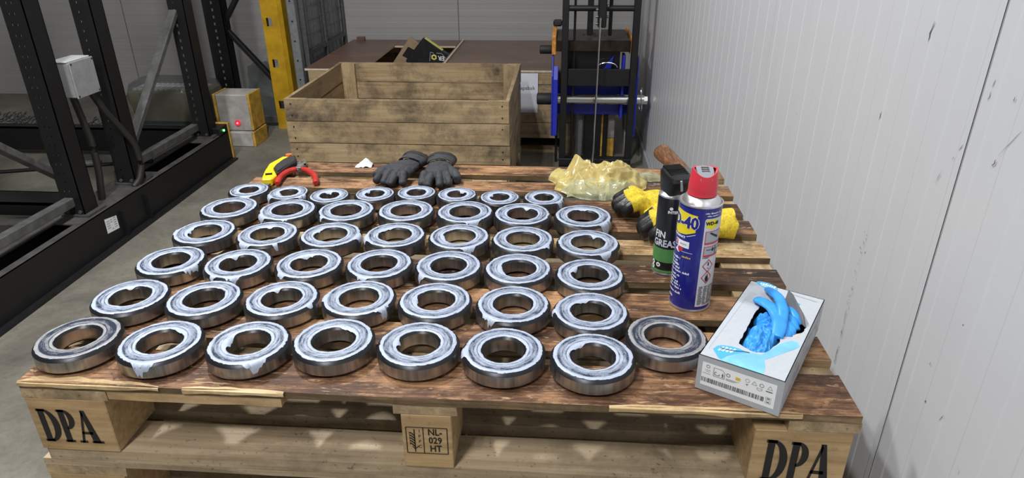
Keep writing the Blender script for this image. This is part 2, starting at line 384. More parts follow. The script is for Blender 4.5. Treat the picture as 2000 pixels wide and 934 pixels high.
def film_mat(name, col, trans, alpha, rough=0.12):
    m, nt, b = new_mat(name)
    f = noise_n(nt, coords(nt), 55, 4, 0.6)
    lk(nt, ramp(nt, f, [(0.3, tuple(c*0.72 for c in col)), (0.65, col)]), b.inputs['Base Color'])
    b.inputs['Roughness'].default_value = rough; b.inputs['Transmission Weight'].default_value = trans; b.inputs['IOR'].default_value = 1.2
    b.inputs['Specular IOR Level'].default_value = 0.9; b.inputs['Coat Weight'].default_value = 0.8; b.inputs['Coat Roughness'].default_value = 0.08; b.inputs['Alpha'].default_value = alpha
    return m
M['film_yellow'] = film_mat('yellow_film', (0.90, 0.74, 0.28), 0.35, 0.8, 0.09)
M['film_clear'] = film_mat('pale_green_film', (0.72, 0.74, 0.46), 0.35, 0.62, 0.1)
M['film_grey'] = film_mat('cloudy_film', (0.60, 0.62, 0.55), 0.4, 0.5, 0.12)
M['wrap'] = film_mat('pallet_wrap', (0.16, 0.19, 0.19), 0.3, 0.5, 0.2)

# ================================================================== SETTING
g = G(); g.add([(-7, -4, 0), (1.6, -4, 0), (1.6, 5.6, 0), (-7, 5.6, 0)], [(0, 1, 2, 3)])
g.box(-7, 1.6, -4, 5.6, -0.2, -0.001)
struct(g.build('floor', M['floor'], fix=False))
g = G(); g.box(-7, 1.6, -4, 5.6, 5.0, 5.1); struct(g.build('ceiling', M['ceiling']))
g = G(); g.box(-7.1, -7.0, -4, 5.6, 0, 5); struct(g.build('wall_left', M['panel_back']))
g = G(); g.box(-7, 1.6, -4.1, -4.0, 0, 5); struct(g.build('wall_front', M['panel_back']))

# right wall: sandwich panels one metre wide with a shallow rib every 100 mm
WX = 1.35
wr = struct_root('wall_right')
def rib_profile(a, b, off, pitch=0.1, up=0.0010, sl=0.004, ga=0.0025, gb=0.0025):
    pts = [(a+ga, 0.0)]
    k = math.floor((a-off)/pitch)-1
    while off+k*pitch < b:
        r0 = off+k*pitch; r1 = r0+pitch/2
        for y, d in ((r0-sl/2, 0), (r0+sl/2, up), (r1-sl/2, up), (r1+sl/2, 0)):
            if a+0.004 < y < b-0.004: pts.append((y, d))
        k += 1
    pts[0] = (pts[0][0], pts[1][1]); pts.append((b-gb, pts[-1][1])); return pts
for k in range(-4, 6):
    a = 0.202+k; b = min(a+1.0, 5.42)
    if a > 5.3: break
    pr = rib_profile(a, b, 0.07, ga=0.0025 if k == 0 else 0.0003, gb=0.0025 if k == -1 else 0.0003)
    g = G(); n = len(pr)
    vs = [(WX-d, y, z) for z in (0.0, 5.0) for y, d in pr]
    g.add(vs, [(i, i+1, n+i+1, n+i) for i in range(n-1)])
    g.add([(WX, pr[0][0], 0), (WX+0.02, pr[0][0], 0), (WX+0.02, pr[0][0], 5), (WX, pr[0][0], 5)], [(0, 1, 2, 3)])
    g.add([(WX, pr[-1][0], 0), (WX+0.02, pr[-1][0], 0), (WX+0.02, pr[-1][0], 5), (WX, pr[-1][0], 5)], [(0, 1, 2, 3)])
    g.add([(WX-0.0001, pr[0][0], 0), (WX+0.1, pr[0][0], 0), (WX+0.1, pr[-1][0], 0), (WX-0.0001, pr[-1][0], 0)], [(0, 1, 2, 3)])
    panel = g.build('panel', M['panel'], wr, fix=False)
g = G(); g.box(WX+0.012, WX+0.1, -4, 5.6, 0, 5); g.build('panel_core', M['seam'], wr)
g = G(); g.box(WX-0.02, WX-0.0015, 1.3, 5.3, 0, 0.09); struct(g.build('baseboard_right', M['grey_board'], bevel=0.004))
# scuffs and scratches on the panels (y0,z0,y1,z1,width)
RS = random.Random(4)
def scuff(y0, z0, y1, z1, w):
    g = G(); n = 5; L = []
    for i in range(n+1):
        t = i/n; ww = w*0.75*(0.25+math.sin(PI*t))*RS.uniform(0.5, 1.0); jy = RS.uniform(-w, w)*0.5
        L.append((y0+(y1-y0)*t+jy, z0+(z1-z0)*t, ww))
    vs = [(WX-0.0019, y-s*w2, z) for y, z, w2 in L for s in (-0.5, 0.5)]
    g.add(vs, [(2*i, 2*i+1, 2*i+3, 2*i+2) for i in range(n)])
    g.build('scuff', M['scuff'], wr, fix=False)
SCUFFS = [(0.371,1.361,0.375,1.33,.004),(0.472,1.194,0.475,1.177,.0025),(0.131,1.221,0.134,1.21,.003),(0.099,1.269,0.13,1.226,.0012),(0.209,1.217,0.216,1.205,.0015),(0.223,1.194,0.226,1.189,.0015),(0.243,1.166,0.25,1.142,.0012),(0.182,1.297,0.184,1.285,.002),(0.132,1.303,0.133,1.296,.002),(0.428,0.814,0.427,0.785,.0022),(0.425,0.782,0.425,0.743,.0018),(0.427,0.733,0.426,0.685,.0018),(0.068,0.854,0.076,0.837,.0012),(0.124,0.752,0.105,0.751,.0012),(0.134,0.9,0.134,0.893,.0015),(0.117,0.841,0.119,0.836,.003),(0.09,0.995,0.092,0.992,.002),(0.181,1.314,0.183,1.302,.0015)]
for sc in SCUFFS: scuff(*sc)
for i in range(46):      # chipped specks along one rib
    z = RS.uniform(0.66, 0.98); y = 0.425+RS.gauss(0, 0.006)*(0.4+3*max(0, z-0.75))
    scuff(y, z, y+RS.uniform(-0.002, 0.002), z+RS.uniform(0.002, 0.007), RS.uniform(0.0008, 0.002))

# back wall: horizontal ribbed panels with an upright joint
wb = struct_root('wall_back')
for x0, x1 in ((-7.0, -3.12), (-3.12, -0.12), (-0.12, 1.6)):
    pr = rib_profile(0.0, 5.0, 0.02, up=0.0009, sl=0.006)
    g = G(); n = len(pr)
    g.add([(x, 5.3-d, z) for x in (x0+0.003, x1-0.003) for z, d in pr], [(i, i+1, n+i+1, n+i) for i in range(n-1)])
    g.build('panel', M['panel_back'], wb, fix=False)
g = G(); g.box(-7, 1.6, 5.306, 5.4, 0, 5); g.build('panel_core', M['seam'], wb)

# ceiling lamps (above the frame) that light the hall
for i, (x, y, z, L, W) in enumerate(LAMPS):
    t = thing('ceiling_light', ['white square lamp hanging above the rear of the pallet', 'white strip light on the ceiling behind the viewer', 'white strip light high above the black racking', 'white strip light high above the wooden crate', 'white square lamp hanging above the front left of the pallet'][i], 'lamp', (x, y, z))
    G().box(-0.09, 0.09, -L/2, L/2, 0.0, 0.05).build('housing', M['lamp_white'], t, bevel=0.006)
    G().box(-0.06, 0.06, -L/2+0.03, L/2-0.03, -0.012, 0.001).build('diffuser', M['lamp_glow'], t, bevel=0.004)
    for yy in (-L*0.3, L*0.3):
        G().tube([(0, yy, 0.05), (0, yy, 5.0-z)], 0.004, 6).build('hanger', M['grey_metal'], t)
    ld = bpy.data.lights.new('strip', 'AREA'); ld.shape = 'RECTANGLE'; ld.size = 0.12; ld.size_y = L-0.06; ld.energy = W; ld.color = LAMP_COL
    lo = bpy.data.objects.new('strip', ld); C.objects.link(lo); lo.parent = t; lo.location = (0, 0, -0.016)

# ================================================================== PALLETS
ZD = 0.9
RB = random.Random(11)
def board_mesh(name, x0, x1, y0, y1, z0, z1, mats, axis, wob=0.0015, n=6, top=None):
    """a plank with slightly uneven edges; top face takes material `top`"""
    g = G(); vs = []
    for i in range(n+1):
        t = i/n
        j = lambda a=1.0: RB.uniform(-wob, wob)*a
        if axis == 'X':
            x = x0+(x1-x0)*t + (j(1.5) if i in (0, n) else 0)
            vs += [(x, y0+j(), z0), (x, y1+j(), z0), (x, y1+j(), z1), (x, y0+j(), z1)]
        elif axis == 'Y':
            y = y0+(y1-y0)*t
            vs += [(x1+j(), y, z0), (x0+j(), y, z0), (x0+j(), y, z1), (x1+j(), y, z1)]
        else:
            z = z0+(z1-z0)*t
            vs += [(x0+j(), y0, z), (x1+j(), y0, z), (x1+j(), y1, z), (x0+j(), y1, z)]
    m_top = 1 if top else 0
    for i in range(n):
        a = 4*i; b = a+4
        for k in range(4):
            g.add([vs[a+k], vs[a+(k+1) % 4], vs[b+(k+1) % 4], vs[b+k]], [(0, 1, 2, 3)], m_top if (k == 2 and axis != 'Z') else 0)
    g.add(vs[:4], [(3, 2, 1, 0)]); g.add(vs[-4:], [(0, 1, 2, 3)])
    return g.mesh(name, [mats, top] if top else mats)
BOARDS = [(0.0, 0.090), (0.127, 0.193), (0.231, 0.312), (0.353, 0.419), (0.465, 0.532), (0.573, 0.645), (0.676, 0.743), (0.791, 0.858), (0.904, 0.978)]
def make_pallet(label, top=True):
    t = thing('pallet', label, 'pallet', group='stacked wooden pallets')
    for i, (a, b) in enumerate(BOARDS):
        tm = ('deck_pale' if i in (4,) else 'deck_top') if top else 'raw_x'
        ex = 0.004*((i*7) % 3-1) if i else 0
        link('deck_board', board_mesh('deck_board', 0.0+ex, 1.2+ex*0.5, a, b, -0.0125, 0.0, M['deck_side' if top else 'raw_x'], 'X', 0.0016, 10, M[tm]), t)
    for x0, x1 in ((0.0, 0.13), (0.557, 0.648), (1.104, 1.2)):
        link('stringer_board', board_mesh('stringer_board', x0, x1, 0.0, 0.978, -0.0295, -0.013, M['raw_y'], 'Y'), t)
    for x0, x1 in ((0.0, 0.124), (0.566, 0.639), (1.062, 1.194)):
        for y0, y1 in ((0.0, 0.10), (0.44, 0.54), (0.878, 0.978)):
            G().box(x0, x1, y0, y1, -0.128, -0.03).build('block', M['block'], t, bevel=0.0012)
    for y0, y1 in ((0.002, 0.073), (0.10, 0.17), (0.45, 0.53), (0.81, 0.88), (0.905, 0.976)):
        link('bottom_board', board_mesh('bottom_board', 0.004, 1.196, y0, y1, -0.1495, -0.1285, M['raw_x'], 'X', 0.0012, 6), t)
    return t
top_pallet = make_pallet('top pallet of the stack, dark oil-stained deck carrying the bearings')
def worn_edge(x0, x1, d0, d1, seed):
    g = G(); n = 26; rr = random.Random(seed)
    for i in range(n+1):
        t = i/n; x = x0+(x1-x0)*t; taper = min(1, 6*t, 6*(1-t))
        d = (d0+(d1-d0)*t)*(0.7+0.6*noise.noise(Vector((x*30, seed, 0))))*taper+0.001; z1 = -0.0125*(0.55+0.45*noise.noise(Vector((x*18, seed, 3))))
        g.v += [(x, d, 0.0006), (x, d*0.45, 0.0004), (x, -0.0022, -0.0018), (x, -0.0024, z1), (x, 0.001, z1-0.001)]
    for i in range(n):
        for k in range(4): g.f.append((i*5+k, i*5+k+1, i*5+k+6, i*5+k+5)); g.m.append(0)
    g.build('worn_edge', M['worn_wood'], top_pallet, smooth=True, angle=50)
M['worn_wood'] = wood('fresh_split_wood', 'X', ((0.30, 0.19, 0.085), (0.52, 0.37, 0.18), (0.66, 0.52, 0.30)), stain=(0.10, 0.055, 0.025), stain_amt=0.6, stain_scale=16, across=120, along=6, bmp=0.6)
worn_edge(0.0, 0.215, 0.020, 0.010, 1); worn_edge(0.86, 1.12, 0.006, 0.009, 2); worn_edge(0.25, 0.40, 0.006, 0.004, 5)
link('lath', board_mesh('lath', 0.133, 0.392, 0.0012, 0.06, -0.0275, -0.0130, M['block'], 'X', 0.0012, 8), top_pallet)
top_pallet.location = (0, 0, ZD)
low = make_pallet('pale pallet directly under the top one in the stack', False)
low.location = (-0.009, 0.002, ZD-0.15)
ORD = ['third', 'fourth', 'fifth', 'lowest']
for k in range(4):
    c = copy_tree(low); c.location = (-0.009+0.004*((k*5) % 3-1), 0.003*((k*2) % 3), ZD-0.30-0.15*k)
    c['label'] = '%s pallet down in the stack under the bearings' % ORD[k] if k < 3 else 'lowest pallet of the stack, standing on the concrete floor'

# branding on the front blocks --------------------------------------
def arc_band(cx, cy, ro, ri, a0, a1, sx=1.0, n=14, sxi=None):
    sxi = sxi or sx
    out = [(cx+ro*sx*math.cos(a0+(a1-a0)*i/n), cy+ro*math.sin(a0+(a1-a0)*i/n)) for i in range(n+1)]
    inn = [(cx+ri*sxi*math.cos(a0+(a1-a0)*i/n), cy+ri*math.sin(a0+(a1-a0)*i/n)) for i in range(n+1)]
    return out, inn
def serif_letters(g, fn):
    """D P A, unit height, in a bookish serif"""
    def rect(x0, x1, y0, y1): g.add([fn(x0, y0), fn(x1, y0), fn(x1, y1), fn(x0, y1)], [(0, 1, 2, 3)])
    def band(b):
        o, i = b; n = len(o); g.add([fn(*p) for p in o+i], [(k, k+1, n+k+1, n+k) for k in range(n-1)])
    rect(0.05, 0.28, 0.0, 1.0); rect(0.0, 0.36, 0.0, 0.07); rect(0.0, 0.34, 0.93, 1.0)
    band(arc_band(0.24, 0.5, 0.5, 0.43, -PI/2, PI/2, 1.02, 18, 0.58))
    ox = 0.78
    rect(ox+0.05, ox+0.28, 0.0, 1.0); rect(ox, ox+0.38, 0.0, 0.07); rect(ox, ox+0.30, 0.93, 1.0)
    band(arc_band(ox+0.24, 0.70, 0.30, 0.23, -PI/2, PI/2, 1.20, 16, 0.58))
    ox = 1.34
    def quad(*p): g.add([fn(*q) for q in p], [(0, 1, 2, 3)])
    quad((ox+0.09, 0.0), (ox+0.19, 0.0), (ox+0.46, 0.9), (ox+0.40, 1.0)); quad((ox+0.54, 0.0), (ox+0.84, 0.0), (ox+0.53, 1.0), (ox+0.36, 1.0))
    rect(ox+0.20, ox+0.62, 0.27, 0.35); rect(ox+0.0, ox+0.30, 0.0, 0.065); rect(ox+0.48, ox+0.94, 0.0, 0.065)
YF = -0.0006
for (x0, z0, h, wsc, sl) in ((0.0115, -0.1115, 0.062, 0.0405, 0.0), (1.080, -0.120, 0.074, 0.0435, -0.06)):
    g = G(); serif_letters(g, lambda u, v: (x0+u*wsc, YF, z0+v*h+u*wsc*sl))
    g.build('brand_lettering', M['ink'], top_pallet, fix=False)
g = G()
def pr(u, v, e=0): return (u, YF-e, v)
def line(g, x0, z0, x1, z1, w, fn=pr, mi=0):
    d = Vector((x1-x0, z1-z0)); d.normalize(); nx, nz = -d.y*w/2, d.x*w/2
    g.add([fn(x0-nx, z0-nz), fn(x1-nx, z1-nz), fn(x1+nx, z1+nz), fn(x0+nx, z0+nz)], [(0, 1, 2, 3)], mi)
X0, X1, Z0, Z1, XM = 0.572, 0.632, -0.1005, -0.0525, 0.597
for a in ((X0, Z0, X1, Z0), (X0, Z1, X1, Z1), (X0, Z0, X0, Z1), (X1, Z0, X1, Z1), (XM, Z0, XM, Z1)): line(g, *a, 0.0013)
line(g, 0.584, -0.098, 0.584, -0.056, 0.0016)
for k in range(5):
    zz = -0.062-k*0.005
    line(g, 0.584, zz-0.006, 0.578, zz, 0.002); line(g, 0.577, zz-0.003, 0.577, zz+0.001, 0.001)
line(g, 0.584, -0.092, 0.590, -0.087, 0.0014); line(g, 0.580, -0.088, 0.584, -0.093, 0.0014)
for k, ch in enumerate('IPPC'):
    flat_text(g, ch, 0.008, lambda u, v, e: pr(0.5915+u, -0.0595-k*0.0095+v, e))
for k, tx in enumerate(('NL-', '029', 'HT')):
    flat_text(g, tx, 0.0165, lambda u, v, e: pr(0.6142+u*0.80, -0.0610-k*0.0152+v, e), bold=0.0004)
g.build('heat_treatment_stamp', M['ink'], top_pallet, fix=False)

# ================================================================== BEARINGS
ROWS = {
'F': [(0.0506, 0.0766), (0.1838, 0.0734), (0.3189, 0.0797), (0.4461, 0.0954), (0.5775, 0.0929), (0.7074, 0.0846), (0.8391, 0.0773), (0.9533, 0.137)],
'E': [(0.059, 0.2019), (0.1881, 0.2038), (0.3201, 0.2119), (0.4506, 0.2212), (0.5805, 0.221), (0.7124, 0.217), (0.8403, 0.2029)],
'D': [(0.0586, 0.3351), (0.1901, 0.3316), (0.3229, 0.3396), (0.4538, 0.3468), (0.5835, 0.3465), (0.7124, 0.3426), (0.8424, 0.3285)],
'C': [(0.0595, 0.4648), (0.1939, 0.4615), (0.324, 0.4656), (0.4546, 0.4723), (0.5854, 0.4721), (0.7138, 0.4682), (0.8429, 0.4586)],
'B': [(0.0538, 0.5916), (0.1881, 0.5869), (0.3184, 0.591), (0.4501, 0.5979), (0.5799, 0.5976), (0.7054, 0.5935), (0.836, 0.59)],
'A': [(0.0506, 0.7025), (0.1505, 0.6913), (0.2519, 0.6797), (0.3552, 0.6957), (0.4508, 0.7087), (0.5469, 0.7034), (0.6478, 0.6913), (0.7493, 0.6954)]}
RL, RSM = 0.0625, 0.0478
def ring_meshes(Rr, h, bore):
    c = 0.0044*Rr/0.063
    ri = Rr*0.84; rj = Rr*0.625
    o = G().lathe([(Rr-c, 0), (Rr, c), (Rr, h-c*1.15), (Rr-c*0.75, h-c*0.25), (Rr-c*1.2, h), (ri, h), (ri-0.0006, h-0.003), (ri-0.0006, 0.003), (ri, 0.0)], 56, mis=[1, 0, 1, 1, 0, 0, 0, 0, 0], closed=True).mesh('outer_ring', [M['steel'], M['chamfer_shade']], smooth=True, angle=25)
    p = [(ri-0.0006, 0.004), (ri-0.0006, h-0.0016), (ri-0.002, h-0.0022), (ri-0.004, h-0.0010), ((ri+rj)/2+0.001, h-0.0008), ((ri+rj)/2, h-0.0016), ((ri+rj)/2-0.001, h-0.0008), (rj+0.003, h-0.0012), (rj+0.001, h-0.0024), (rj+0.001, 0.004)]
    s = G().lathe(p, 56, closed=True).mesh('shield', M['shield'], smooth=True, angle=35)
    i = G().lathe([(rj, 0.0), (rj, h-0.0006), (rj-0.0006, h), (bore+c*0.8, h), (bore, h-c*0.8), (bore, c), (bore+c, 0.0)], 56, mis=[0, 0, 0, 1, 0, 1, 0], closed=True).mesh('inner_ring', [M['steel'], M['chamfer_shade']], smooth=True, angle=25)
    return o, s, i
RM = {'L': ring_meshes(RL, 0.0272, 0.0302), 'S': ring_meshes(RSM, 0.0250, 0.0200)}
def grease_mesh(Rr, h, bore, seed, thin=False):
    rr = random.Random(seed); n = 120; m = 12
    off = Vector((rr.uniform(0, 50), rr.uniform(0, 50), 0))
    fl_in = [(rr.uniform(0.25, 1.15)*PI, rr.uniform(0.4, 0.9), rr.uniform(0.0005, 0.0045)) for _ in range(rr.choice((0, 0, 1, 1)))]
    fl_out = [(rr.uniform(-1.0, 0.0)*PI, rr.uniform(0.10, 0.40), rr.uniform(0.002, 0.010)) for _ in range(rr.choice((0, 0, 1, 1, 2)))]
    if thin: fl_in = []; fl_out = []
    vs = []; uvs = []
    def bmp(t, c, w):
        d = abs((t-c+PI) % (2*PI)-PI)/w
        return 0 if d > 1 else (0.5+0.5*math.cos(PI*d))
    for j in range(n):
        t = 2*PI*j/n; u = Vector((math.cos(t), math.sin(t), 0))
        s0 = bore+0.0036*Rr/0.063 + 0.0011*noise.noise(u*2.3+off) + 0.0006*noise.noise(u*9+off)
        s1 = Rr-0.0046 + 0.0011*noise.noise(u*3.1+off*2) + 0.0010*noise.noise(u*14+off)
        for c, w, L in fl_in: s0 -= (L+0.004)*bmp(t, c, w)**1.0*(0.85+0.5*noise.noise(u*3+off))
        for c, w, L in fl_out: s1 += (L+0.0045)*bmp(t, c, w)**0.7*(0.8+0.9*noise.noise(u*13+off))
        for k in range(m):
            e = k/(m-1); s = s0+(s1-s0)*e
            z = h+0.0007+0.0005*noise.noise(Vector((u.x*4, u.y*4, s*260))+off)
            r = s
            if s < bore+0.0006: z -= max(0, bore-s)*1.3; r = min(s, bore-0.0007-(bore-s)*0.35)
            if s > Rr-0.0015: r = min(s, Rr+0.0009); z -= max(0, s-(Rr-0.0015))**0.9*1.2
            if k in (0, m-1): z -= 0.0008
            vs.append((r*u.x, r*u.y, z)); uvs.append((j/n, min(1, max(0, s/Rr))))
    fs = [(j*m+k, j*m+k+1, ((j+1) % n)*m+k+1, ((j+1) % n)*m+k) for j in range(n) for k in range(m-1)]
    me = bpy.data.meshes.new('grease'); me.from_pydata(vs, [], fs); me.materials.append(M['grease_thin' if thin else 'grease'])
    uv = me.uv_layers.new(name='UVMap')
    for lp in me.loops: uv.data[lp.index].uv = uvs[lp.vertex_index]
    for p in me.polygons: p.use_smooth = True
    return me
ORDN = ['first', 'second', 'third', 'fourth', 'fifth', 'sixth', 'seventh', 'eighth']
RN = {'F': 'front row', 'E': 'second row from the front', 'D': 'third row from the front', 'C': 'fourth row from the front', 'B': 'fifth row from the front', 'A': 'rearmost row'}
rb = random.Random(21)
for row, L in ROWS.items():
    for k, (x, y) in enumerate(L):
        sz = 'S' if row == 'A' else 'L'; Rr, h, bore = (RSM, 0.0250, 0.0200) if row == 'A' else (RL, 0.0272, 0.0302)
        thin = row == 'F' and k in (0, 7)
        if thin: lab = 'bearing with thin grey grease at the left end of the front row' if k == 0 else 'dark bearing without white grease, beside the glove box'
        else: lab = '%sball bearing smeared with white grease, %s from left in the %s' % ('small ' if row == 'A' else '', ORDN[k], RN[row])
        t = thing('ball_bearing', lab, 'bearing', (x, y, ZD+0.0012), 0.0, 'small greased bearings in the rearmost row' if row == 'A' else 'greased ball bearings laid out in rows')
        for nm, me in zip(('outer_ring', 'shield', 'inner_ring'), RM[sz]):
            o = link(nm, me, t); o.rotation_euler.z = rb.uniform(0, 6.28)
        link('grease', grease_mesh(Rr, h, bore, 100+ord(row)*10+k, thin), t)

# ================================================================== RACKING (left)
rack = thing('storage_rack', 'black mobile pallet racking with perforated uprights on a low base beam', 'rack', (-1.55, 2.4, 0))
rack_o = Vector((-1.55, 2.4, 0))
class GR(G):          # geometry given in room coordinates, stored relative to a thing's base
    def __init__(s, org): super().__init__(); s.org = Vector(org)
    def mesh(s, *a, **k):
        s.v = [tuple(Vector(v)-s.org) for v in s.v]; return super().mesh(*a, **k)
def gr(): return GR(rack_o)
def upright(g, x0, x1, y0, d, z0, z1, cols, pitch=0.05, hw=0.012, hh=0.018, t=0.004):
    edges = [x0]
    for c in cols: edges += [c-hw/2, c+hw/2]
    edges.append(x1)
    for i in range(len(edges)-1):
        if i % 2 == 0: g.box(edges[i], edges[i+1], y0, y0+t, z0, z1)
        else:
            z = z0
            while z < z1-pitch:
                g.box(edges[i], edges[i+1], y0, y0+t, z, z+pitch-hh); z += pitch
            g.box(edges[i], edges[i+1], y0, y0+t, z, z1)
    g.box(x1-t, x1, y0, y0+d, z0, z1); g.box(x1-0.025, x1, y0+d-t, y0+d, z0, z1)
for y0, cols, hw_, hh_ in ((1.26, (-1.57, -1.53), 0.006, 0.009), (2.11, (-1.572, -1.548), 0.006, 0.009), (2.54, (-1.565,), 0.007, 0.010), (3.39, (-1.565,), 0.011, 0.018)):
    g = gr(); upright(g, -1.6, -1.5, y0, 0.1, 0.2, 2.7, cols, 0.045, hw_, hh_)
    u = g.build('upright', M['black_steel'], rack)
    g = gr(); g.box(-1.615, -1.475, y0-0.012, y0+0.125, 0.2, 0.212); g.box(-1.612, -1.606, y0, y0+0.1, 0.212, 0.28)
    for bx in (-1.58, -1.52): g.tube([(bx, y0-0.006, 0.225), (bx, y0+0.002, 0.225)], 0.009, 8)
    g.build('foot_plate', M['dusty_steel'], u)
g = gr()
g.box(-1.47, -1.46, 1.0, 3.56, 0.012, 0.2); g.box(-1.66, -1.65, 1.0, 3.56, 0.012, 0.2)
g.box(-1.47, -1.425, 1.0, 3.56, 0.0, 0.012); g.box(-1.66, -1.47, 1.0, 3.56, 0.0, 0.012)
g.build('base_beam', M['black_steel'], rack)
g = gr()
g.box(-1.50, -1.46, 1.0, 3.545, 0.194, 0.2005); g.box(-1.66, -1.60, 1.0, 3.545, 0.194, 0.2005)
for y0, y1 in ((1.2, 1.45), (2.02, 2.75), (3.3, 3.54)): g.box(-1.60, -1.50, y0, y1, 0.194, 0.2)
g.build('base_flange', M['dusty_steel'], rack)
for y in (2.30, 2.52):
    g = gr(); g.prism([(y, 0.013), (y+0.006, 0.013), (y+0.006, 0.15), (y, 0.15)], -1.46, -1.44, 'x'); g.build('gusset', M['black_steel'], rack)
for p0, p1 in (((-1.59, 2.62, 0.272), (-1.59, 3.41, 0.272)), ((-1.56, 1.30, 0.282), (-1.56, 2.12, 0.275))):
    g = gr(); g.obox(p0, p1, 0.045, 0.045); g.build('tie_bar', M['grey_bar'], rack, bevel=0.003)
for p0, p1 in (((-1.575, 2.61, 0.31), (-1.575, 3.47, 1.05)), ((-1.575, 3.47, 1.10), (-1.575, 2.61, 1.8)), ((-1.62, 2.24, 0.325), (-1.62, 1.33, 1.08))):
    g = gr(); g.obox(p0, p1, 0.032, 0.05, (1, 0, 0)); g.build('diagonal_brace', M['grey_bar'], rack, bevel=0.003)
for y0, y1, z0, z1 in ((2.26, 2.42, 0.13, 0.2), (3.58, 3.66, 0.035, 0.2)):
    g = gr(); g.box(-4.2, -1.66, y0, y1, z1-0.012, z1); g.box(-4.2, -1.66, y0, y0+0.01, z0, z1); g.box(-4.2, -1.66, y1-0.01, y1, z0, z1)
    g.build('cross_beam', [M['black_steel']], rack)
g = gr(); g.box(-4.2, -1.66, 2.12, 2.2, 0.09, 0.14); g.build('cross_beam', M['dusty_steel'], rack)
g = gr(); g.box(-1.66, -1.455, 3.56, 3.585, 0.005, 0.255); g.build('end_plate', M['orange_yellow'], rack, bevel=0.004)
g = gr(); g.box(-1.66, -1.459, 3.44, 3.56, 0.2, 0.25); ec = g.build('sensor_housing', M['black_plastic'], rack, bevel=0.004)
g = gr(); g.tube([(-1.462, 3.50, 0.222), (-1.453, 3.50, 0.222)], 0.007, 10); g.build('indicator_lamp', M['led_green'], ec)
# rating plate
g = gr(); g.add([(-1.4592, 2.17, 0.082), (-1.4592, 2.265, 0.072), (-1.4592, 2.265, 0.142), (-1.4592, 2.172, 0.158)], [(0, 1, 2, 3)])
rp = g.build('rating_plate', M['print_white'], rack, fix=False)
g = gr(); rr = random.Random(3)
for k in range(5):
    z = 0.142-k*0.012
    for c0, c1 in ((2.18, 2.205), (2.21, 2.225), (2.235, 2.255)):
        if rr.random() < 0.75: g.add([(-1.4588, c0, z), (-1.4588, c1, z-0.001), (-1.4588, c1, z-0.006), (-1.4588, c0, z-0.005)], [(0, 1, 2, 3)])
g.build('plate_print', M['print_grey'], rp, fix=False)
# junction box with conduits
g = gr(); g.box(-1.60, -1.502, 2.285, 2.452, 0.735, 0.898); jb = g.build('junction_box', M['jbox'], rack, bevel=0.004)
g = gr(); g.box(-1.602, -1.51, 2.283, 2.454, 0.899, 0.906); g.build('top_cover', M['jbox_lid'], jb, bevel=0.002)
g = gr(); g.box(-1.503, -1.496, 2.281, 2.456, 0.731, 0.902); g.build('lid', M['jbox'], jb, bevel=0.003)
g = gr()
for yy in (2.292, 2.445):
    for zz in (0.742, 0.892): g.tube([(-1.497, yy, zz), (-1.494, yy, zz)], 0.004, 8)
g.build('lid_screw', M['black_steel'], jb)
g = gr(); g.box(-1.60, -1.585, 2.20, 2.56, 0.80, 0.84); g.build('mounting_rail', M['black_steel'], rack)
for pts in ([(-1.56, 2.33, 0.74), (-1.555, 2.345, 0.62), (-1.55, 2.36, 0.48), (-1.55, 2.35, 0.34), (-1.56, 2.33, 0.2)],
            [(-1.53, 2.42, 0.74), (-1.52, 2.47, 0.63), (-1.50, 2.53, 0.52), (-1.475, 2.575, 0.42), (-1.472, 2.585, 0.30), (-1.48, 2.55, 0.23), (-1.50, 2.52, 0.20)]):
    g = gr(); fine = []
    for i in range(len(pts)-1):
        for s in range(4): fine.append(Vector(pts[i]).lerp(Vector(pts[i+1]), s/4))
    fine.append(Vector(pts[-1])); sm = [fine[0]]+[(fine[i-1]+fine[i]*2+fine[i+1])/4 for i in range(1, len(fine)-1)]+[fine[-1]]
    g.tube(sm, 0.017, 10); g.build('conduit', M['conduit'], rack, smooth=True)
# rod lying across, with a clevis
g = gr(); g.tube([(-3.2, 2.40, 0.216), (-1.60, 2.885, 0.216)], 0.011, 8); rod = g.build('tension_rod', M['black_steel'], rack)
g = gr(); g.obox((-2.05, 2.745, 0.232), (-1.86, 2.80, 0.232), 0.05, 0.02); g.build('fork_end', M['grey_bar'], rod, bevel=0.004)
# heap of steel netting on the far cross beam
net = thing('steel_netting', 'dark heap of coiled wire netting on the floor left of the racking', 'wire netting', (-3.1, 3.75, 0))
rn = random.Random(8); g = GR((-3.1, 3.75, 0))
for i in range(34):
    cx = rn.uniform(-3.7, -2.65); cy = rn.uniform(3.72, 4.0); pts = []
    r = rn.uniform(0.03, 0.06); zc = 0.03+rn.uniform(0.0, 0.20)*(1-0.5*abs(cx+3.2))
    for k in range(20):
        a = k*0.9; pts.append((cx+r*math.cos(a)+k*0.012, cy+0.3*r*math.sin(a), max(0.008, zc+r*math.sin(a+0.6)*0.7)))
    g.tube(pts, 0.004, 4)
o = g.build('coils', M['fence'], net); o['kind'] = 'stuff'
GR((-3.1, 3.75, 0)).box(-3.75, -2.6, 3.74, 4.05, 0, 0.012).build('backing_sheet', M['dusty_steel'], net)

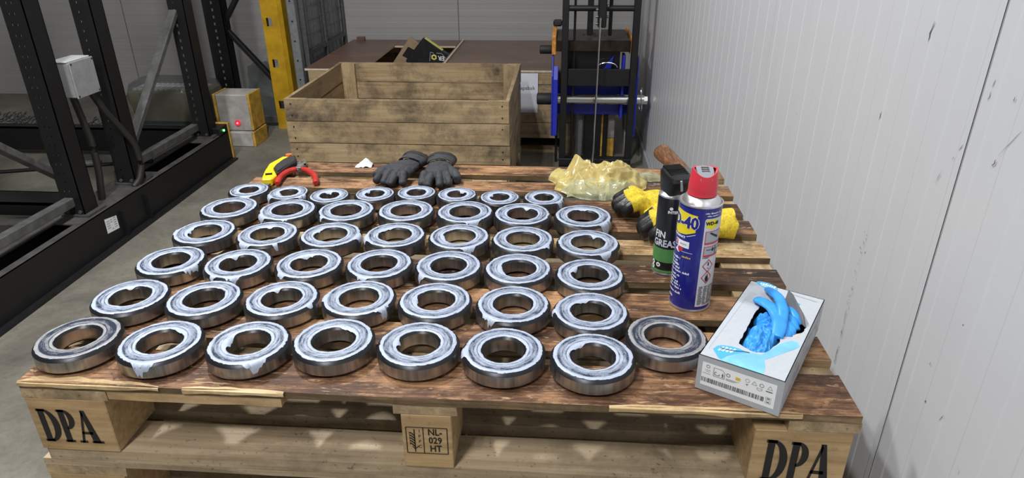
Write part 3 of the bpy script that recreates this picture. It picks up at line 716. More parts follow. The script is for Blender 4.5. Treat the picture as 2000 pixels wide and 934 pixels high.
# wrapped parcel on a low skid
par = thing('wrapped_parcel', 'cardboard carton under loose plastic wrap behind the racking', 'parcel', (-2.05, 4.15, 0))
gp = lambda: GR((-2.05, 4.15, 0))
gp().box(-2.36, -1.79, 3.93, 4.22, 0.145, 0.37).build('carton', M['carton_dim'], par, bevel=0.01)
g = gp()
for k in range(13):
    x = -2.32+k*0.040
    for y in (3.95, 4.045): g.box(x, x+0.026, y, y+0.085, 0.37, 0.388)
g.build('packet', [M['paper']], par, bevel=0.003)
g = gp()
for k in range(13):
    x = -2.32+k*0.040
    for y in (3.95, 4.045): g.add([(x+0.004, y+0.02, 0.3884), (x+0.022, y+0.045, 0.3884), (x+0.022, y+0.062, 0.3884), (x+0.004, y+0.037, 0.3884)], [(0, 1, 2, 3)])
g.build('packet_print', M['print_red'], par, fix=False)
g = G(); n = 48; prf = []
for z, e in ((0.13, 0.03), (0.24, 0.035), (0.34, 0.045), (0.41, 0.02), (0.44, -0.06)):
    ring = []
    for i in range(n):
        a = 2*PI*i/n; ex = 2/3.2
        x = (0.285+e)*math.copysign(abs(math.cos(a))**ex, math.cos(a)); y = (0.150+e)*math.copysign(abs(math.sin(a))**ex, math.sin(a))
        d = 1+0.05*noise.noise(Vector((x*7, y*7, z*9)))+0.03*noise.noise(Vector((x*22, y*22, z*12)))
        ring.append((x*d-0.028, y*d-0.075, z+0.02*noise.noise(Vector((x*6, y*6, z)))))
    prf += ring
g.add(prf, [(r*n+i, r*n+(i+1) % n, (r+1)*n+(i+1) % n, (r+1)*n+i) for r in range(4) for i in range(n)])
g.build('plastic_wrap', M['wrap'], par, smooth=True, angle=70)
gp().box(-2.42, -1.75, 3.89, 4.27, 0.10, 0.13).build('skid_deck', M['dusty_steel'], par)
for x in (-2.38, -2.10, -1.82): gp().box(x, x+0.06, 3.90, 4.26, 0.0, 0.10).build('skid_runner', M['black_steel'], par)
# grey bundle standing behind
sk = G()
sk.prism([(-1.74, 0.0), (-1.50, 0.0), (-1.52, 0.32), (-1.60, 0.46), (-1.70, 0.44)], 4.5, 4.68, 'y')
tag(blob('foil_bundle', sk, 0.012, M['wrap'], smooth=4, disp=0.012, dscale=14), 'crumpled dark plastic bundle standing behind the white guard block', 'bundle')

# white concrete guard block
gb = thing('guard_block', 'dirty white guard block with yellow edges and a red lamp', 'guard', (-1.54, 3.95, 0))
gg = lambda: GR((-1.54, 3.95, 0))
gg().box(-1.665, -1.435, 3.86, 4.06, 0.112, 0.372).build('upper_block', M['dirty_white'], gb, bevel=0.006)
gg().box(-1.60, -1.43, 3.83, 4.06, 0.0, 0.108).build('lower_block', M['dirty_white'], gb, bevel=0.006)
gg().box(-1.434, -1.418, 3.858, 4.06, 0.115, 0.375).build('edge_strip', M['orange_yellow'], gb, bevel=0.003)
gg().box(-1.685, -1.667, 3.858, 4.06, 0.115, 0.375).build('edge_strip', M['orange_yellow'], gb, bevel=0.003)
gg().box(-1.429, -1.412, 3.835, 4.06, 0.0, 0.108).build('edge_strip', M['orange_yellow'], gb, bevel=0.003)
gg().tube([(-1.53, 3.861, 0.17), (-1.53, 3.852, 0.17)], 0.021, 16).build('lamp_lens', M['led_red_glass'], gb)
gg().tube([(-1.53, 3.853, 0.17), (-1.53, 3.848, 0.17)], 0.006, 10).build('lamp_core', M['led_red'], gb)

# yellow upright frame in front of the fence
yf = thing('rack_frame', 'yellow slotted rack upright with a black upright and diagonal brace behind it', 'rack frame', (-1.55, 4.35, 0))
gy = lambda: GR((-1.55, 4.35, 0))
g = gy(); X0, X1, A, B = -1.425, -1.295, -1.395, -1.352
g.box(X0, A, 4.3, 4.304, 0, 2.7); g.box(B, X1, 4.3, 4.304, 0, 2.7)
z = 0.0
for zs in (0.19, 0.505, 0.805, 1.11, 1.41):
    g.box(A, B, 4.3, 4.304, z, zs-0.03); z = zs+0.03
g.box(A, B, 4.3, 4.304, z, 2.7)
g.box(X0, X0+0.004, 4.304, 4.4, 0, 2.7)
g.prism([(X1-0.004, 4.3), (X1+0.022, 4.325), (X1+0.022, 4.41), (X1+0.016, 4.41), (X1+0.016, 4.328), (X1-0.004, 4.306)], 0, 2.7, 'z')
g.build('yellow_upright', M['yellow_paint'], yf)
g = gy(); upright(g, -1.86, -1.72, 4.3, 0.1, 0.0, 2.7, (-1.79,), 0.05, 0.014, 0.02); g.build('black_upright', M['black_steel'], yf)
g = gy(); g.obox((-1.74, 4.37, 0.74), (-1.42, 4.37, 0.35), 0.03, 0.05, (0, 1, 0)); g.build('diagonal_brace', M['black_steel'], yf, bevel=0.003)
g = gy(); g.obox((-1.74, 4.37, 0.80), (-1.42, 4.37, 1.25), 0.03, 0.05, (0, 1, 0)); g.build('diagonal_brace', M['black_steel'], yf, bevel=0.003)
g = gy(); g.obox((-1.80, 4.37, 0.06), (-1.38, 4.37, 0.06), 0.05, 0.05); g.build('tie_bar', M['grey_bar'], yf, bevel=0.003)

# steel mesh fence running back to the wall
fe = thing('mesh_fence', 'grey steel mesh fence panel running back to the rear wall', 'fence', (-1.15, 4.25, 0))
gf = lambda: GR((-1.15, 4.25, 0))
g = gf(); g.box(-1.205, -1.145, 4.24, 4.30, 0, 2.3); po = g.build('post', M['fence_post'], fe, bevel=0.004)
g = gf()
for k in range(16): g.tube([(-1.175, 4.242, 0.12+k*0.14), (-1.175, 4.236, 0.12+k*0.14)], 0.006, 6)
g.build('post_hole', M['black_plastic'], po)
for y in (4.32, 4.755, 5.262):
    gf().box(-1.142, -1.112, y, y+0.03, 0.1, 2.2).build('frame_bar', M['fence'], fe)
for z in (0.10, 0.56, 2.17):
    gf().box(-1.140, -1.114, 4.35, 5.262, z, z+0.03).build('frame_bar', M['fence'], fe)
g = gf()
for k in range(1, 21): g.tube([(-1.127, 4.33, 0.1+k*0.1), (-1.127, 5.28, 0.1+k*0.1)], 0.0022, 4)
for k in range(1, 10): g.tube([(-1.127, 4.33+k*0.1, 0.1), (-1.127, 4.33+k*0.1, 2.2)], 0.0022, 4)
g.build('wire_grid', M['fence'], fe)
g = gf(); g.add([(-1.16, 4.34, 0.1), (-1.16, 5.27, 0.1), (-1.16, 5.27, 2.2), (-1.16, 4.34, 2.2)], [(0, 1, 2, 3)]); g.box(-1.162, -1.158, 4.34, 5.27, 0.1, 2.2)
g.build('backing_panel', M['grey_board'], fe)

# ================================================================== CRATE
cr = thing('wooden_crate', 'open slatted wooden crate with oily stains behind the pallet', 'crate', (-0.06, 3.08, 0))
co = (-0.06, 3.08, 0)
RB = random.Random(5)
def plank(name, x0, x1, y0, y1, z0, z1, axis, mat, parent, org, n=5, wob=0.0015):
    me = board_mesh(name, x0-org[0], x1-org[0], y0-org[1], y1-org[1], z0-org[2], z1-org[2], M[mat], axis, wob, n)
    return link(name, me, parent)
CX0, CX1, CY0, CY1 = -0.637, 0.522, 2.60, 3.56
for z0, z1 in ((0.552, 0.665), (0.436, 0.548), (0.33, 0.431), (0.215, 0.325), (0.152, 0.21)):
    plank('front_plank', CX0, CX1, CY0, CY0+0.02, z0, z1, 'X', 'crate_x', cr, co)
for z0, z1 in ((0.552, 0.665), (0.440, 0.541), (0.33, 0.431), (0.215, 0.325), (0.152, 0.21)):
    plank('rear_plank', CX0, CX1, CY1-0.02, CY1, z0, z1, 'X', 'crate_x', cr, co)
    plank('side_plank', CX0, CX0+0.02, CY0+0.021, CY1-0.021, z0, z1, 'Y', 'crate_y', cr, co)
    plank('side_plank', CX1-0.02, CX1, CY0+0.021, CY1-0.021, z0, z1, 'Y', 'crate_y', cr, co)
for x0, y0, w in ((CX0+0.022, CY1-0.042, 0.085), (CX1-0.107, CY1-0.042, 0.085), (CX0+0.022, CY0+0.022, 0.085), (CX1-0.107, CY0+0.022, 0.085)):
    plank('corner_post', x0, x0+w, y0, y0+0.02, 0.16, 0.662, 'Z', 'crate_z', cr, co)
for k in range(7):
    plank('floor_plank', CX0+0.022, CX1-0.022, CY0+0.03+k*0.128, CY0+0.03+k*0.128+0.12, 0.13, 0.15, 'X', 'crate_x', cr, co)
for x0, x1 in ((CX0, CX0+0.1), (-0.1, 0.0), (CX1-0.1, CX1)):
    for y0 in (CY0, 3.03, CY1-0.1): plank('foot_block', x0, x1, y0, y0+0.1, 0.02, 0.128, 'X', 'crate_x', cr, co, n=2)
for y0 in (CY0, 3.03, CY1-0.1): plank('foot_runner', CX0, CX1, y0, y0+0.1, 0.0, 0.02, 'X', 'crate_x', cr, co)
g = GR(co)
for x in (CX0+0.035, CX1-0.035):
    for z in (0.58, 0.64, 0.46, 0.52, 0.36, 0.40): g.tube([(x, CY0-0.0012, z), (x, CY0+0.004, z)], 0.004, 7)
g.build('nail_head', M['black_steel'], cr)

# ================================================================== SCRAP BIN
bn = thing('scrap_bin', 'large plank-sided scrap bin with brown plywood lids and a paper sign', 'bin', (-0.04, 4.4, 0))
bo = (-0.04, 4.4, 0)
BX0, BX1, BY0, BY1 = -0.95, 0.876, 3.82, 4.99
for z0, z1 in ((0.476, 0.554), (0.348, 0.472), (0.216, 0.344), (0.131, 0.212)):
    plank('front_plank', BX0, BX1, BY0, BY0+0.02, z0, z1, 'X', 'crate_x', bn, bo)
    plank('rear_plank', BX0, BX1, BY1-0.02, BY1, z0, z1, 'X', 'crate_x', bn, bo)
    plank('side_plank', BX0, BX0+0.02, BY0+0.021, BY1-0.021, z0, z1, 'Y', 'crate_y', bn, bo)
    plank('side_plank', BX1-0.02, BX1, BY0+0.021, BY1-0.021, z0, z1, 'Y', 'crate_y', bn, bo)
plank('pallet_deck', BX0, BX1, BY0, BY1, 0.105, 0.13, 'X', 'crate_x', bn, bo)
for x0, x1 in ((BX0, BX0+0.12), (-0.10, 0.02), (BX1-0.06, BX1), (0.36, 0.47)):
    for y0 in (BY0, 4.35, BY1-0.1): plank('pallet_block', x0, x1, y0, y0+0.1, 0.022, 0.104, 'X', 'crate_x', bn, bo, n=2)
for y0 in (BY0, 4.35, BY1-0.1): plank('pallet_runner', BX0, BX1, y0, y0+0.1, 0.0, 0.021, 'X', 'crate_x', bn, bo)
def ply(x0, x1, y0, y1, z0, z1):
    g = GR(bo); g.box(x0, x1, y0, y1, z0, z1, 1, 0); return g.build('plywood_lid', [M['ply'], M['ply_edge']], bn)
ply(-0.97, -0.56, 3.816, 5.0, 0.5565, 0.570)
ply(-0.06, 0.88, 3.816, 5.0, 0.5565, 0.570)
ply(-0.555, -0.065, 4.72, 5.0, 0.556, 0.569)
g = GR(bo); g.box(-0.92, -0.86, 4.93, 4.98, 0.571, 0.60); g.build('lid_batten', M['ply'], bn)
g = GR(bo); g.obox((-0.035, 3.85, 0.576), (-0.035, 4.98, 0.576), 0.012, 0.012); g.build('lid_edge', M['ply_edge'], bn)
plank('bin_floor', BX0+0.02, BX1-0.02, BY0+0.02, BY1-0.02, 0.30, 0.315, 'X', 'crate_x', bn, bo)
pa = thing('paper_sign', 'white paper sheet with black lettering on the front of the scrap bin', 'sign', (0.55, 3.813, 0.425))
G().box(-0.135, 0.072, -0.0006, 0.0006, -0.14, 0.127).build('sheet', M['paper'], pa)
g = G(); flat_text(g, 'Schrapsbak', 0.037, lambda u, v, e: (u-0.030, -0.0012-e, v+0.028)); g.build('lettering', M['black_print'], pa, fix=False)

# rubbish sticking out of the bin
def tilt_frame(org, ex, ez):
    ex = Vector(ex).normalized(); ez = Vector(ez).normalized(); ey = ez.cross(ex)
    return lambda u, v, w=0.0: tuple(Vector(org)+ex*u+ez*v+ey*w)
B0 = Vector((-0.274, 4.5, 0.671))
def bagf(u, v, w=0): return tuple(ux*u + vx*v + Vector((0, 1, 0))*w)
ux = Vector((0.201, 0, -0.140)).normalized(); vx = Vector((-0.138, 0, -0.162)).normalized()
bag = thing('black_package', 'black package with yellow hexagon logo poking out of the scrap bin', 'package', B0)
g = G(); W_, H_ = 0.28, 0.235
vs = [bagf(u, v, w) for w in (-0.012, 0.05) for u, v in ((0, 0), (W_, 0), (W_, H_), (0, H_))]
g.add(vs, [(0, 1, 2, 3), (7, 6, 5, 4), (0, 4, 5, 1), (1, 5, 6, 2), (2, 6, 7, 3), (3, 7, 4, 0)]); g.build('body', M['black_bag'], bag, bevel=0.008)
g = G(); vs = [bagf(u, v, w) for w in (-0.008, 0.046) for u, v in ((0.01, -0.0015), (0.17, -0.0015), (0.17, 0.001), (0.01, 0.001))]
g.add(vs, [(0, 1, 2, 3), (7, 6, 5, 4), (0, 4, 5, 1), (1, 5, 6, 2), (2, 6, 7, 3), (3, 7, 4, 0)]); g.build('yellow_edge', M['bag_yellow'], bag)
LO = Vector((0.075, -0.0145, -0.145))
def logo(u, v, e=0): return (LO.x+u, LO.y-e, LO.z+v)
g = G(); o_ = ngon(0, 0, 0.023, n=6, a0=PI/6); i_ = ngon(0, 0, 0.0105, n=6, a0=PI/6)
g.add([logo(*p) for p in o_+i_], [(k, (k+1) % 6, 6+(k+1) % 6, 6+k) for k in range(6)]); g.build('hexagon_logo', M['bag_yellow'], bag, fix=False)
g = G(); flat_text(g, 'ER', 0.045, lambda u, v, e: logo(0.056-u, -0.004-v-0.10*(0.03-u), e), bold=0.0012); g.build('lettering', M['print_white'], bag, fix=False)
g = G()
for a in ((-0.035, -0.03, -0.025, 0.038), (-0.025, 0.038, 0.0, 0.030), (0.02, 0.031, 0.06, 0.028), (0.06, 0.028, 0.10, -0.02)):
    line(g, *a, 0.004, lambda u, v: logo(u, v, 0.0))
g.build('logo_outline', M['print_grey'], bag, fix=False)
cb0 = Vector((-0.391, 4.56, 0.666)); cux = Vector((0.75, 0, -0.62)).normalized(); cvx = Vector((-0.60, 0, -0.80)).normalized()
cbx = thing('cardboard_piece', 'brown cardboard box with a black square standing in the scrap bin', 'cardboard', cb0)
def cf(u, v, w=0): return tuple(cux*u+cvx*v+Vector((0, 1, 0))*w)
g = G(); vs = [cf(u, v, w) for w in (0, 0.03) for u, v in ((0, 0), (0.16, 0), (0.16, 0.30), (0, 0.30))]
g.add(vs, [(0, 1, 2, 3), (7, 6, 5, 4), (0, 4, 5, 1), (1, 5, 6, 2), (2, 6, 7, 3), (3, 7, 4, 0)]); g.build('board', M['card'], cbx, bevel=0.003)
g = G(); vs = [cf(u, v, w) for w in (-0.003, -0.0005) for u, v in ((0.03, 0.07), (0.13, 0.05), (0.13, 0.135), (0.03, 0.155))]
g.add(vs, [(0, 1, 2, 3), (7, 6, 5, 4), (0, 4, 5, 1), (1, 5, 6, 2), (2, 6, 7, 3), (3, 7, 4, 0)]); g.build('black_square', M['black_bag'], cbx)

# ================================================================== BLUE MACHINE
mc = thing('lifting_machine', 'blue and black lifting machine with chrome shaft beside the white wall', 'machine', (1.0, 3.6, 0))
mo = (1.0, 3.6, 0)
gm = lambda: GR(mo)
def mpart(name, mat, boxes, bevel=0.003, parent=None):
    g = gm()
    for b in boxes: g.box(*b)
    return g.build(name, M[mat], parent or mc, bevel=bevel)
mpart('mast_upright', 'black_steel', [(0.775, 0.815, 3.48, 3.53, 0.0, 1.9)])
mpart('mast_upright', 'black_steel', [(1.197, 1.237, 3.48, 3.53, 0.0, 1.9)])
mpart('mast_upright', 'black_steel', [(0.745, 0.762, 3.62, 3.64, 0.0, 0.30)], 0.002)
mpart('guide_rod', 'black_steel', [(0.845, 0.860, 3.56, 3.575, 0.0, 1.9)], 0.002)
mpart('bottom_rail', 'black_steel', [(0.775, 1.237, 3.47, 3.54, 0.03, 0.075)])
g = gm(); g.tube([(0.815, 3.5, 1.004), (1.197, 3.5, 1.004)], 0.017, 12); g.build('top_crossbar', M['black_steel'], mc, smooth=True)
mpart('winch_bracket', 'black_steel', [(0.985, 1.035, 3.44, 3.52, 0.90, 1.30)], 0.006)
mpart('winch_column', 'black_steel', [(0.93, 0.965, 3.62, 3.68, 0.83, 1.4), (1.06, 1.08, 3.6, 3.66, 0.83, 1.4)])
g = gm()
for zz in (0.92, 0.96, 1.0): g.tube([(0.972, 3.47, zz), (0.985, 3.47, zz)], 0.008, 8)
for zz in (0.96, 1.02): g.tube([(1.035, 3.47, zz), (1.047, 3.47, zz)], 0.008, 8)
g.build('bolt', M['grey_metal'], mc)
g = gm(); g.tube([(0.998, 3.42, 0.96), (0.990, 3.42, 0.05)], 0.0065, 8); g.build('pull_rod', M['chrome'], mc, smooth=True)
g = gm(); g.box(0.742, 1.196, 3.55, 4.0, 0.742, 0.81); g.build('iron_block', M['oily_iron'], mc, bevel=0.004)
g = gm()
for i in range(18):
    a = i*0.7; g.box(0.97+0.09*math.cos(a)*(i/18), 0.985+0.09*math.cos(a)*(i/18), 3.77+0.05*math.sin(a), 3.785+0.05*math.sin(a), 0.8105, 0.8115)
g.build('block_scoring', M['black_plastic'], mc)
mpart('side_edge', 'orange_wear', [(0.715, 0.741, 3.555, 4.0, 0.72, 0.835)])
mpart('side_edge', 'orange_wear', [(1.197, 1.212, 3.555, 4.0, 0.72, 0.83)])
mpart('rubber_stop', 'black_rubber', [(0.715, 0.775, 3.93, 4.0, 0.836, 0.875)], 0.01)
mpart('gear_case', 'black_plastic', [(0.80, 1.14, 3.60, 3.79, 0.52, 0.741)])
mpart('cross_plate', 'black_steel', [(0.816, 1.196, 3.49, 3.51, 0.545, 0.648)])
for x0, x1, sgn in ((0.718, 0.728, 1), (1.243, 1.253, -1)):
    g = gm(); g.prism([(3.50, 0.22), (3.56, 0.20), (3.70, 0.20), (3.79, 0.40), (3.79, 0.715), (3.55, 0.715), (3.50, 0.60)], x0, x1, 'x')
    sp = g.build('side_plate', M['blue_paint'], mc, bevel=0.003)
    g = gm(); g.prism([(3.495, 0.22), (3.495, 0.58), (3.53, 0.66), (3.53, 0.22)], x1 if sgn > 0 else x0-0.030, x1+0.030 if sgn > 0 else x0, 'x')
    g.build('plate_flange', M['blue_paint'], sp, bevel=0.003)
mpart('back_plate', 'blue_paint', [(0.735, 1.24, 3.66, 3.68, 0.32, 0.51)])
mpart('stiffener', 'blue_paint', [(1.155, 1.172, 3.56, 3.66, 0.32, 0.72)])
g = gm(); g.prism([(1.02, 0.60), (1.10, 0.72), (1.08, 0.60)], 3.58, 3.595, 'y'); g.build('stiffener', M['blue_paint'], mc)
g = gm(); g.tube([(0.70, 3.50+0.055, 0.446), (1.30, 3.555, 0.446)], 0.031, 24); g.build('chrome_shaft', M['chrome'], mc, smooth=True)
g = gm(); g.tube([(0.625, 3.555, 0.446), (0.63, 3.555, 0.446), (0.712, 3.555, 0.446), (0.717, 3.555, 0.446)], [0.030, 0.037, 0.037, 0.034], 20); g.build('shaft_grip', M['black_rubber'], mc, smooth=True)
g = gm(); g.tube([(0.638, 3.62, 0.742), (0.642, 3.62, 0.742), (0.708, 3.62, 0.742), (0.713, 3.62, 0.742)], [0.022, 0.027, 0.027, 0.024], 16); g.build('knob', M['black_rubber'], mc, smooth=True)
g = gm(); g.tube([(1.285, 3.555, 0.446), (1.322, 3.555, 0.446)], 0.028, 6); g.build('shaft_nut', M['chrome'], mc)
g = gm(); ringp = [(1.283+0.006*math.sin(a*2), 3.555+0.03*math.cos(a), 0.446+0.074*math.sin(a)) for a in [2*PI*i/24 for i in range(25)]]
g.tube(ringp, 0.004, 6); g.build('split_ring', M['chrome'], mc)
g = gm(); g.tube([(1.06+0.06*math.cos(PI*i/8), 3.545, 0.648+0.03*math.sin(PI*i/8)) for i in range(9)], 0.006, 8); g.build('handle_loop', M['chrome'], mc, smooth=True)
g = gm(); g.prism([(3.60, 0.0), (3.75, 0.0), (4.05, 0.30), (4.05, 0.42), (3.98, 0.42)], 1.21, 1.235, 'x'); g.build('rear_leg', M['grey_board'], mc, bevel=0.003)
mpart('rear_post', 'grey_board', [(0.885, 0.93, 3.76, 3.79, 0.0, 0.36)])
mpart('rear_box', 'black_plastic', [(0.94, 1.05, 3.70, 3.80, 0.02, 0.40)])
mpart('yellow_strip', 'orange_yellow', [(1.052, 1.064, 3.70, 3.72, 0.0, 0.40)])
mpart('black_post', 'black_steel', [(1.066, 1.09, 3.70, 3.72, 0.0, 0.40)])
mpart('white_post', 'dirty_white', [(1.095, 1.145, 3.76, 3.80, 0.13, 0.40)])
mpart('white_post_foot', 'orange_yellow', [(1.095, 1.145, 3.758, 3.80, 0.0, 0.128)])

# ================================================================== THINGS ON THE DECK
def GT(org): return GR(org)
# --- utility knife
ko = (0.045, 0.875, ZD)
kn = thing('utility_knife', 'yellow retractable knife with black rubber grip at the rear left', 'knife', ko)
KY = [(0.0598, 0.9755), (0.0424, 0.9859), (0.0403, 0.9651), (0.0302, 0.9627), (0.0226, 0.9295), (0.017, 0.9043), (0.0259, 0.8536), (0.036, 0.8151), (0.0453, 0.7873), (0.0682, 0.7917), (0.0692, 0.8233), (0.057, 0.8454), (0.0447, 0.8647), (0.0412, 0.8883), (0.044, 0.927), (0.0645, 0.9627)]
KB = [(0.0612, 0.974), (0.0779, 0.9419), (0.0821, 0.9207), (0.0741, 0.8787), (0.0689, 0.832), (0.0642, 0.835), (0.0545, 0.8508), (0.0422, 0.8702), (0.0387, 0.8938), (0.0415, 0.9327), (0.0498, 0.9586)]
GT(ko).prism(KY, ZD+0.001, ZD+0.021, 'z').build('body', M['knife_yellow'], kn, bevel=0.003)
GT(ko).prism(KB, ZD+0.0005, ZD+0.024, 'z').build('grip', M['black_rubber'], kn, bevel=0.004)
GT(ko).prism([(0.046, 0.800), (0.066, 0.800), (0.062, 0.768), (0.050, 0.778)], ZD+0.006, ZD+0.009, 'z').build('blade', M['grey_metal'], kn)
GT(ko).prism([(0.0376, 0.828), (0.0541, 0.8338), (0.0593, 0.8196), (0.0439, 0.8139)], ZD+0.0205, ZD+0.0216, 'z').build('window', M['black_plastic'], kn)
GT(ko).tube([(0.047, 0.968, ZD+0.018), (0.047, 0.968, ZD+0.026)], 0.0085, 14).build('button', M['knife_button'], kn)
# --- pliers
po_ = (0.105, 0.87, ZD)
pl = thing('pliers', 'side cutting pliers with red handles spread open next to the knife', 'pliers', po_)
def smooth_path(pts, n=5):
    P = [Vector(p) for p in pts]; out = []
    for i in range(len(P)-1):
        a = P[max(i-1, 0)]; b = P[i]; c = P[i+1]; d = P[min(i+2, len(P)-1)]
        for k in range(n):
            t = k/n; out.append(0.5*((2*b)+(c-a)*t+(2*a-5*b+4*c-d)*t*t+(3*b-a-3*c+d)*t**3))
    return out+[P[-1]]
for pts in ([(0.0815, 0.790, 0.009), (0.0735, 0.8347, 0.010), (0.0765, 0.8708, 0.010), (0.0935, 0.897, 0.010)], [(0.177, 0.7985, 0.009), (0.1622, 0.8396, 0.010), (0.1376, 0.8742, 0.010), (0.1095, 0.897, 0.010)]):
    p = smooth_path([(a, b, ZD+c) for a, b, c in pts]); n = len(p)
    GT(po_).tube(p, [0.0055]+[0.0075]*(n-3)+[0.0068, 0.006], 10).build('handle', M['red_grip'], pl, smooth=True)
for s, tip in ((1, (0.087, 0.948)), (-1, (0.0965, 0.955))):
    bx = 0.101
    GT(po_).prism([(bx-0.012*s, 0.893), (bx+0.006*s, 0.890), (bx+0.010*s, 0.912), (tip[0]+0.006, tip[1]-0.015), tip, (tip[0]-0.005, tip[1]-0.018), (bx-0.010*s, 0.912)], ZD+0.004+0.002*s, ZD+0.014+0.002*s, 'z').build('jaw', M['grey_metal'], pl, bevel=0.0015)
GT(po_).tube([(0.100, 0.905, ZD+0.004), (0.100, 0.905, ZD+0.0185)], 0.008, 14).build('pivot', M['tin'], pl)
# --- scrap of white film
g = G(); n = 9
for i in range(n):
    for j in range(n):
        u = i/(n-1); v = j/(n-1)
        g.v.append(((u-0.5)*0.045, (v-0.5)*0.03, max(0.001, 0.022*math.exp(-((u-0.6)**2+(v-0.5)**2)*7)+0.006*noise.noise(Vector((u*5, v*5, 2))))))
for i in range(n-1):
    for j in range(n-1): g.f.append((i*n+j, (i+1)*n+j, (i+1)*n+j+1, i*n+j+1)); g.m.append(0)
ws = g.build('film_scrap', M['white_plastic'], smooth=True, fix=False, angle=80); ws.location = (0.258, 0.955, ZD)
tag(ws, 'small scrap of white plastic film near the rear edge of the pallet', 'plastic scrap')

# --- gloves
def glove_geo(curl=0.0, spread=1.0, seed=0, tips=False):
    rr = random.Random(seed); palm = G(); fing = G()
    palm.tube(smooth_path([(0, 0.075, 0.018), (0, 0.04, 0.020), (0, 0.0, 0.022), (0, -0.035, 0.020), (0, -0.05, 0.016)]), [0.026]+[0.036]*4+[0.040]*10+[0.041]*4+[0.038, 0.03], 16, flat=0.45)
    for k, x in enumerate((-0.030, -0.010, 0.010, 0.030)):
        L = (0.052, 0.062, 0.060, 0.047)[k]*(1-curl*0.25)
        x1 = x*1.25*spread+rr.uniform(-0.004, 0.004); zz = 0.016+rr.uniform(0, 0.012)
        pts = smooth_path([(x, -0.030, 0.020), (x*1.1, -0.055, 0.022+zz*0.4), (x1, -0.045-L*0.75, 0.020-curl*0.004), (x1, -0.045-L, 0.0105)])
        n = len(pts); rad = [0.0112]*(n-3)+[0.0105, 0.0088, 0.005]
        if tips:
            h = int(n*0.62); palm.tube(pts[:h], [r*1.12 for r in rad[:h]], 12); fing.tube(pts[h-3:], rad[h-3:], 12)
        else: palm.tube(pts, rad, 12)
    pts = smooth_path([(0.032, 0.02, 0.02), (0.050, -0.008, 0.021), (0.060, -0.036, 0.014), (0.062, -0.048, 0.012)])
    palm.tube(pts, [0.014]*(len(pts)-2)+[0.010, 0.006], 12)
    return palm, fing
def cuff_geo(rx=0.037, rz=0.019, y0=0.062, y1=0.112, seed=0):
    g = G(); n = 28; m = 5; off = Vector((seed*3.1, 1, 0))
    for shell, th in ((0, 0.0), (1, 0.0022)):
        for k in range(m):
            y = y0+(y1-y0)*k/(m-1); f = 1+0.12*k/(m-1)
            for i in range(n):
                a = 2*PI*i/n; w = 1+0.07*noise.noise(Vector((math.cos(a)*2, math.sin(a)*2, k*0.5))+off)
                g.v.append(((rx*f-th)*w*math.cos(a), y+0.004*noise.noise(Vector((math.cos(a)*3, math.sin(a)*3, 9))+off), 0.0215+(rz*f-th)*w*math.sin(a)))
    for s in (0, 1):
        o = s*m*n
        for k in range(m-1):
            for i in range(n): g.f.append((o+k*n+i, o+k*n+(i+1) % n, o+(k+1)*n+(i+1) % n, o+(k+1)*n+i)); g.m.append(0)
    for i in range(n): g.f.append(((m-1)*n+i, (m-1)*n+(i+1) % n, (2*m-1)*n+(i+1) % n, (2*m-1)*n+i)); g.m.append(0)
    return g
for (x, y, rz, cu, sd, lab) in ((0.378, 0.872, -0.22, 0.5, 1, 'black work glove with curled fingers, left one of the pair at the rear'), (0.474, 0.866, 0.05, 0.3, 2, 'black work glove, right one of the pair at the rear of the pallet')):
    t = thing('work_glove', lab, 'glove', (x, y, ZD+0.001), rz, 'black work gloves'); t.scale = (0.84 if sd == 2 else -0.84, 0.86, 0.92)
    p, f = glove_geo(cu, 1.05, sd)
    blob('hand', p, 0.0028, M['black_glove'], t, smooth=4, disp=0.0022, dscale=38, disp2=0.0012, d2scale=70)
    cuff_geo(0.040, 0.020, 0.058, 0.098, sd).build('cuff', M['black_glove'], t, smooth=True, angle=80)
    c2 = cuff_geo(0.0425, 0.0225, 0.092, 0.108, sd).build('cuff_hem', M['black_cuff'], t, smooth=True, angle=80)
for (x, y, rz, cu, sd, lab) in ((1.005, 0.672, -1.45, 0.0, 5, 'yellow knitted glove with black fingertips pointing at the bearings, behind the cans'), (1.045, 0.545, -1.45, 0.3, 6, 'crumpled yellow knitted glove right behind the black spray can')):
    t = thing('knitted_glove', lab, 'glove', (x, y, ZD+0.001), rz, 'yellow knitted gloves'); t.scale = (0.9, 0.95, 1.35 if sd == 5 else 1.5)
    p, f = glove_geo(cu, 1.1, sd, True)
    blob('knit_hand', p, 0.003, M['yellow_knit'], t, smooth=4, disp=0.004, dscale=32)
    blob('coated_fingers', f, 0.003, M['black_latex'], t, smooth=3, disp=0.001, dscale=60)
    cuff_geo(0.036, 0.019, 0.058, 0.10, sd).build('cuff', M['yellow_knit'], t, smooth=True, angle=80)

# --- hammer
ho = (1.07, 0.72, ZD)
hm = thing('club_hammer', 'club hammer with worn wooden handle lying behind the spray cans', 'hammer', ho)
g = GT(ho); g.prism([(1.030, 0.042), (1.036, 0.036), (1.128, 0.036), (1.134, 0.042), (1.134, 0.076), (1.128, 0.082), (1.036, 0.082), (1.030, 0.076)], 0.715, 0.757, 'y')
g.v = [(x, y, z+ZD) for x, y, z in g.v]; g.build('head', M['grey_metal'], hm, bevel=0.003)
hp = smooth_path([(1.082, 0.700, ZD+0.060), (1.076, 0.78, ZD+0.060), (1.062, 0.86, ZD+0.058), (1.048, 0.935, ZD+0.056), (1.045, 0.950, ZD+0.056)])
n = len(hp); GT(ho).tube(hp, [0.014+0.009*min(1, i/(n*0.7)) for i in range(n-2)]+[0.0220, 0.014], 16, flat=0.9).build('wooden_handle', M['handle'], hm, smooth=True)

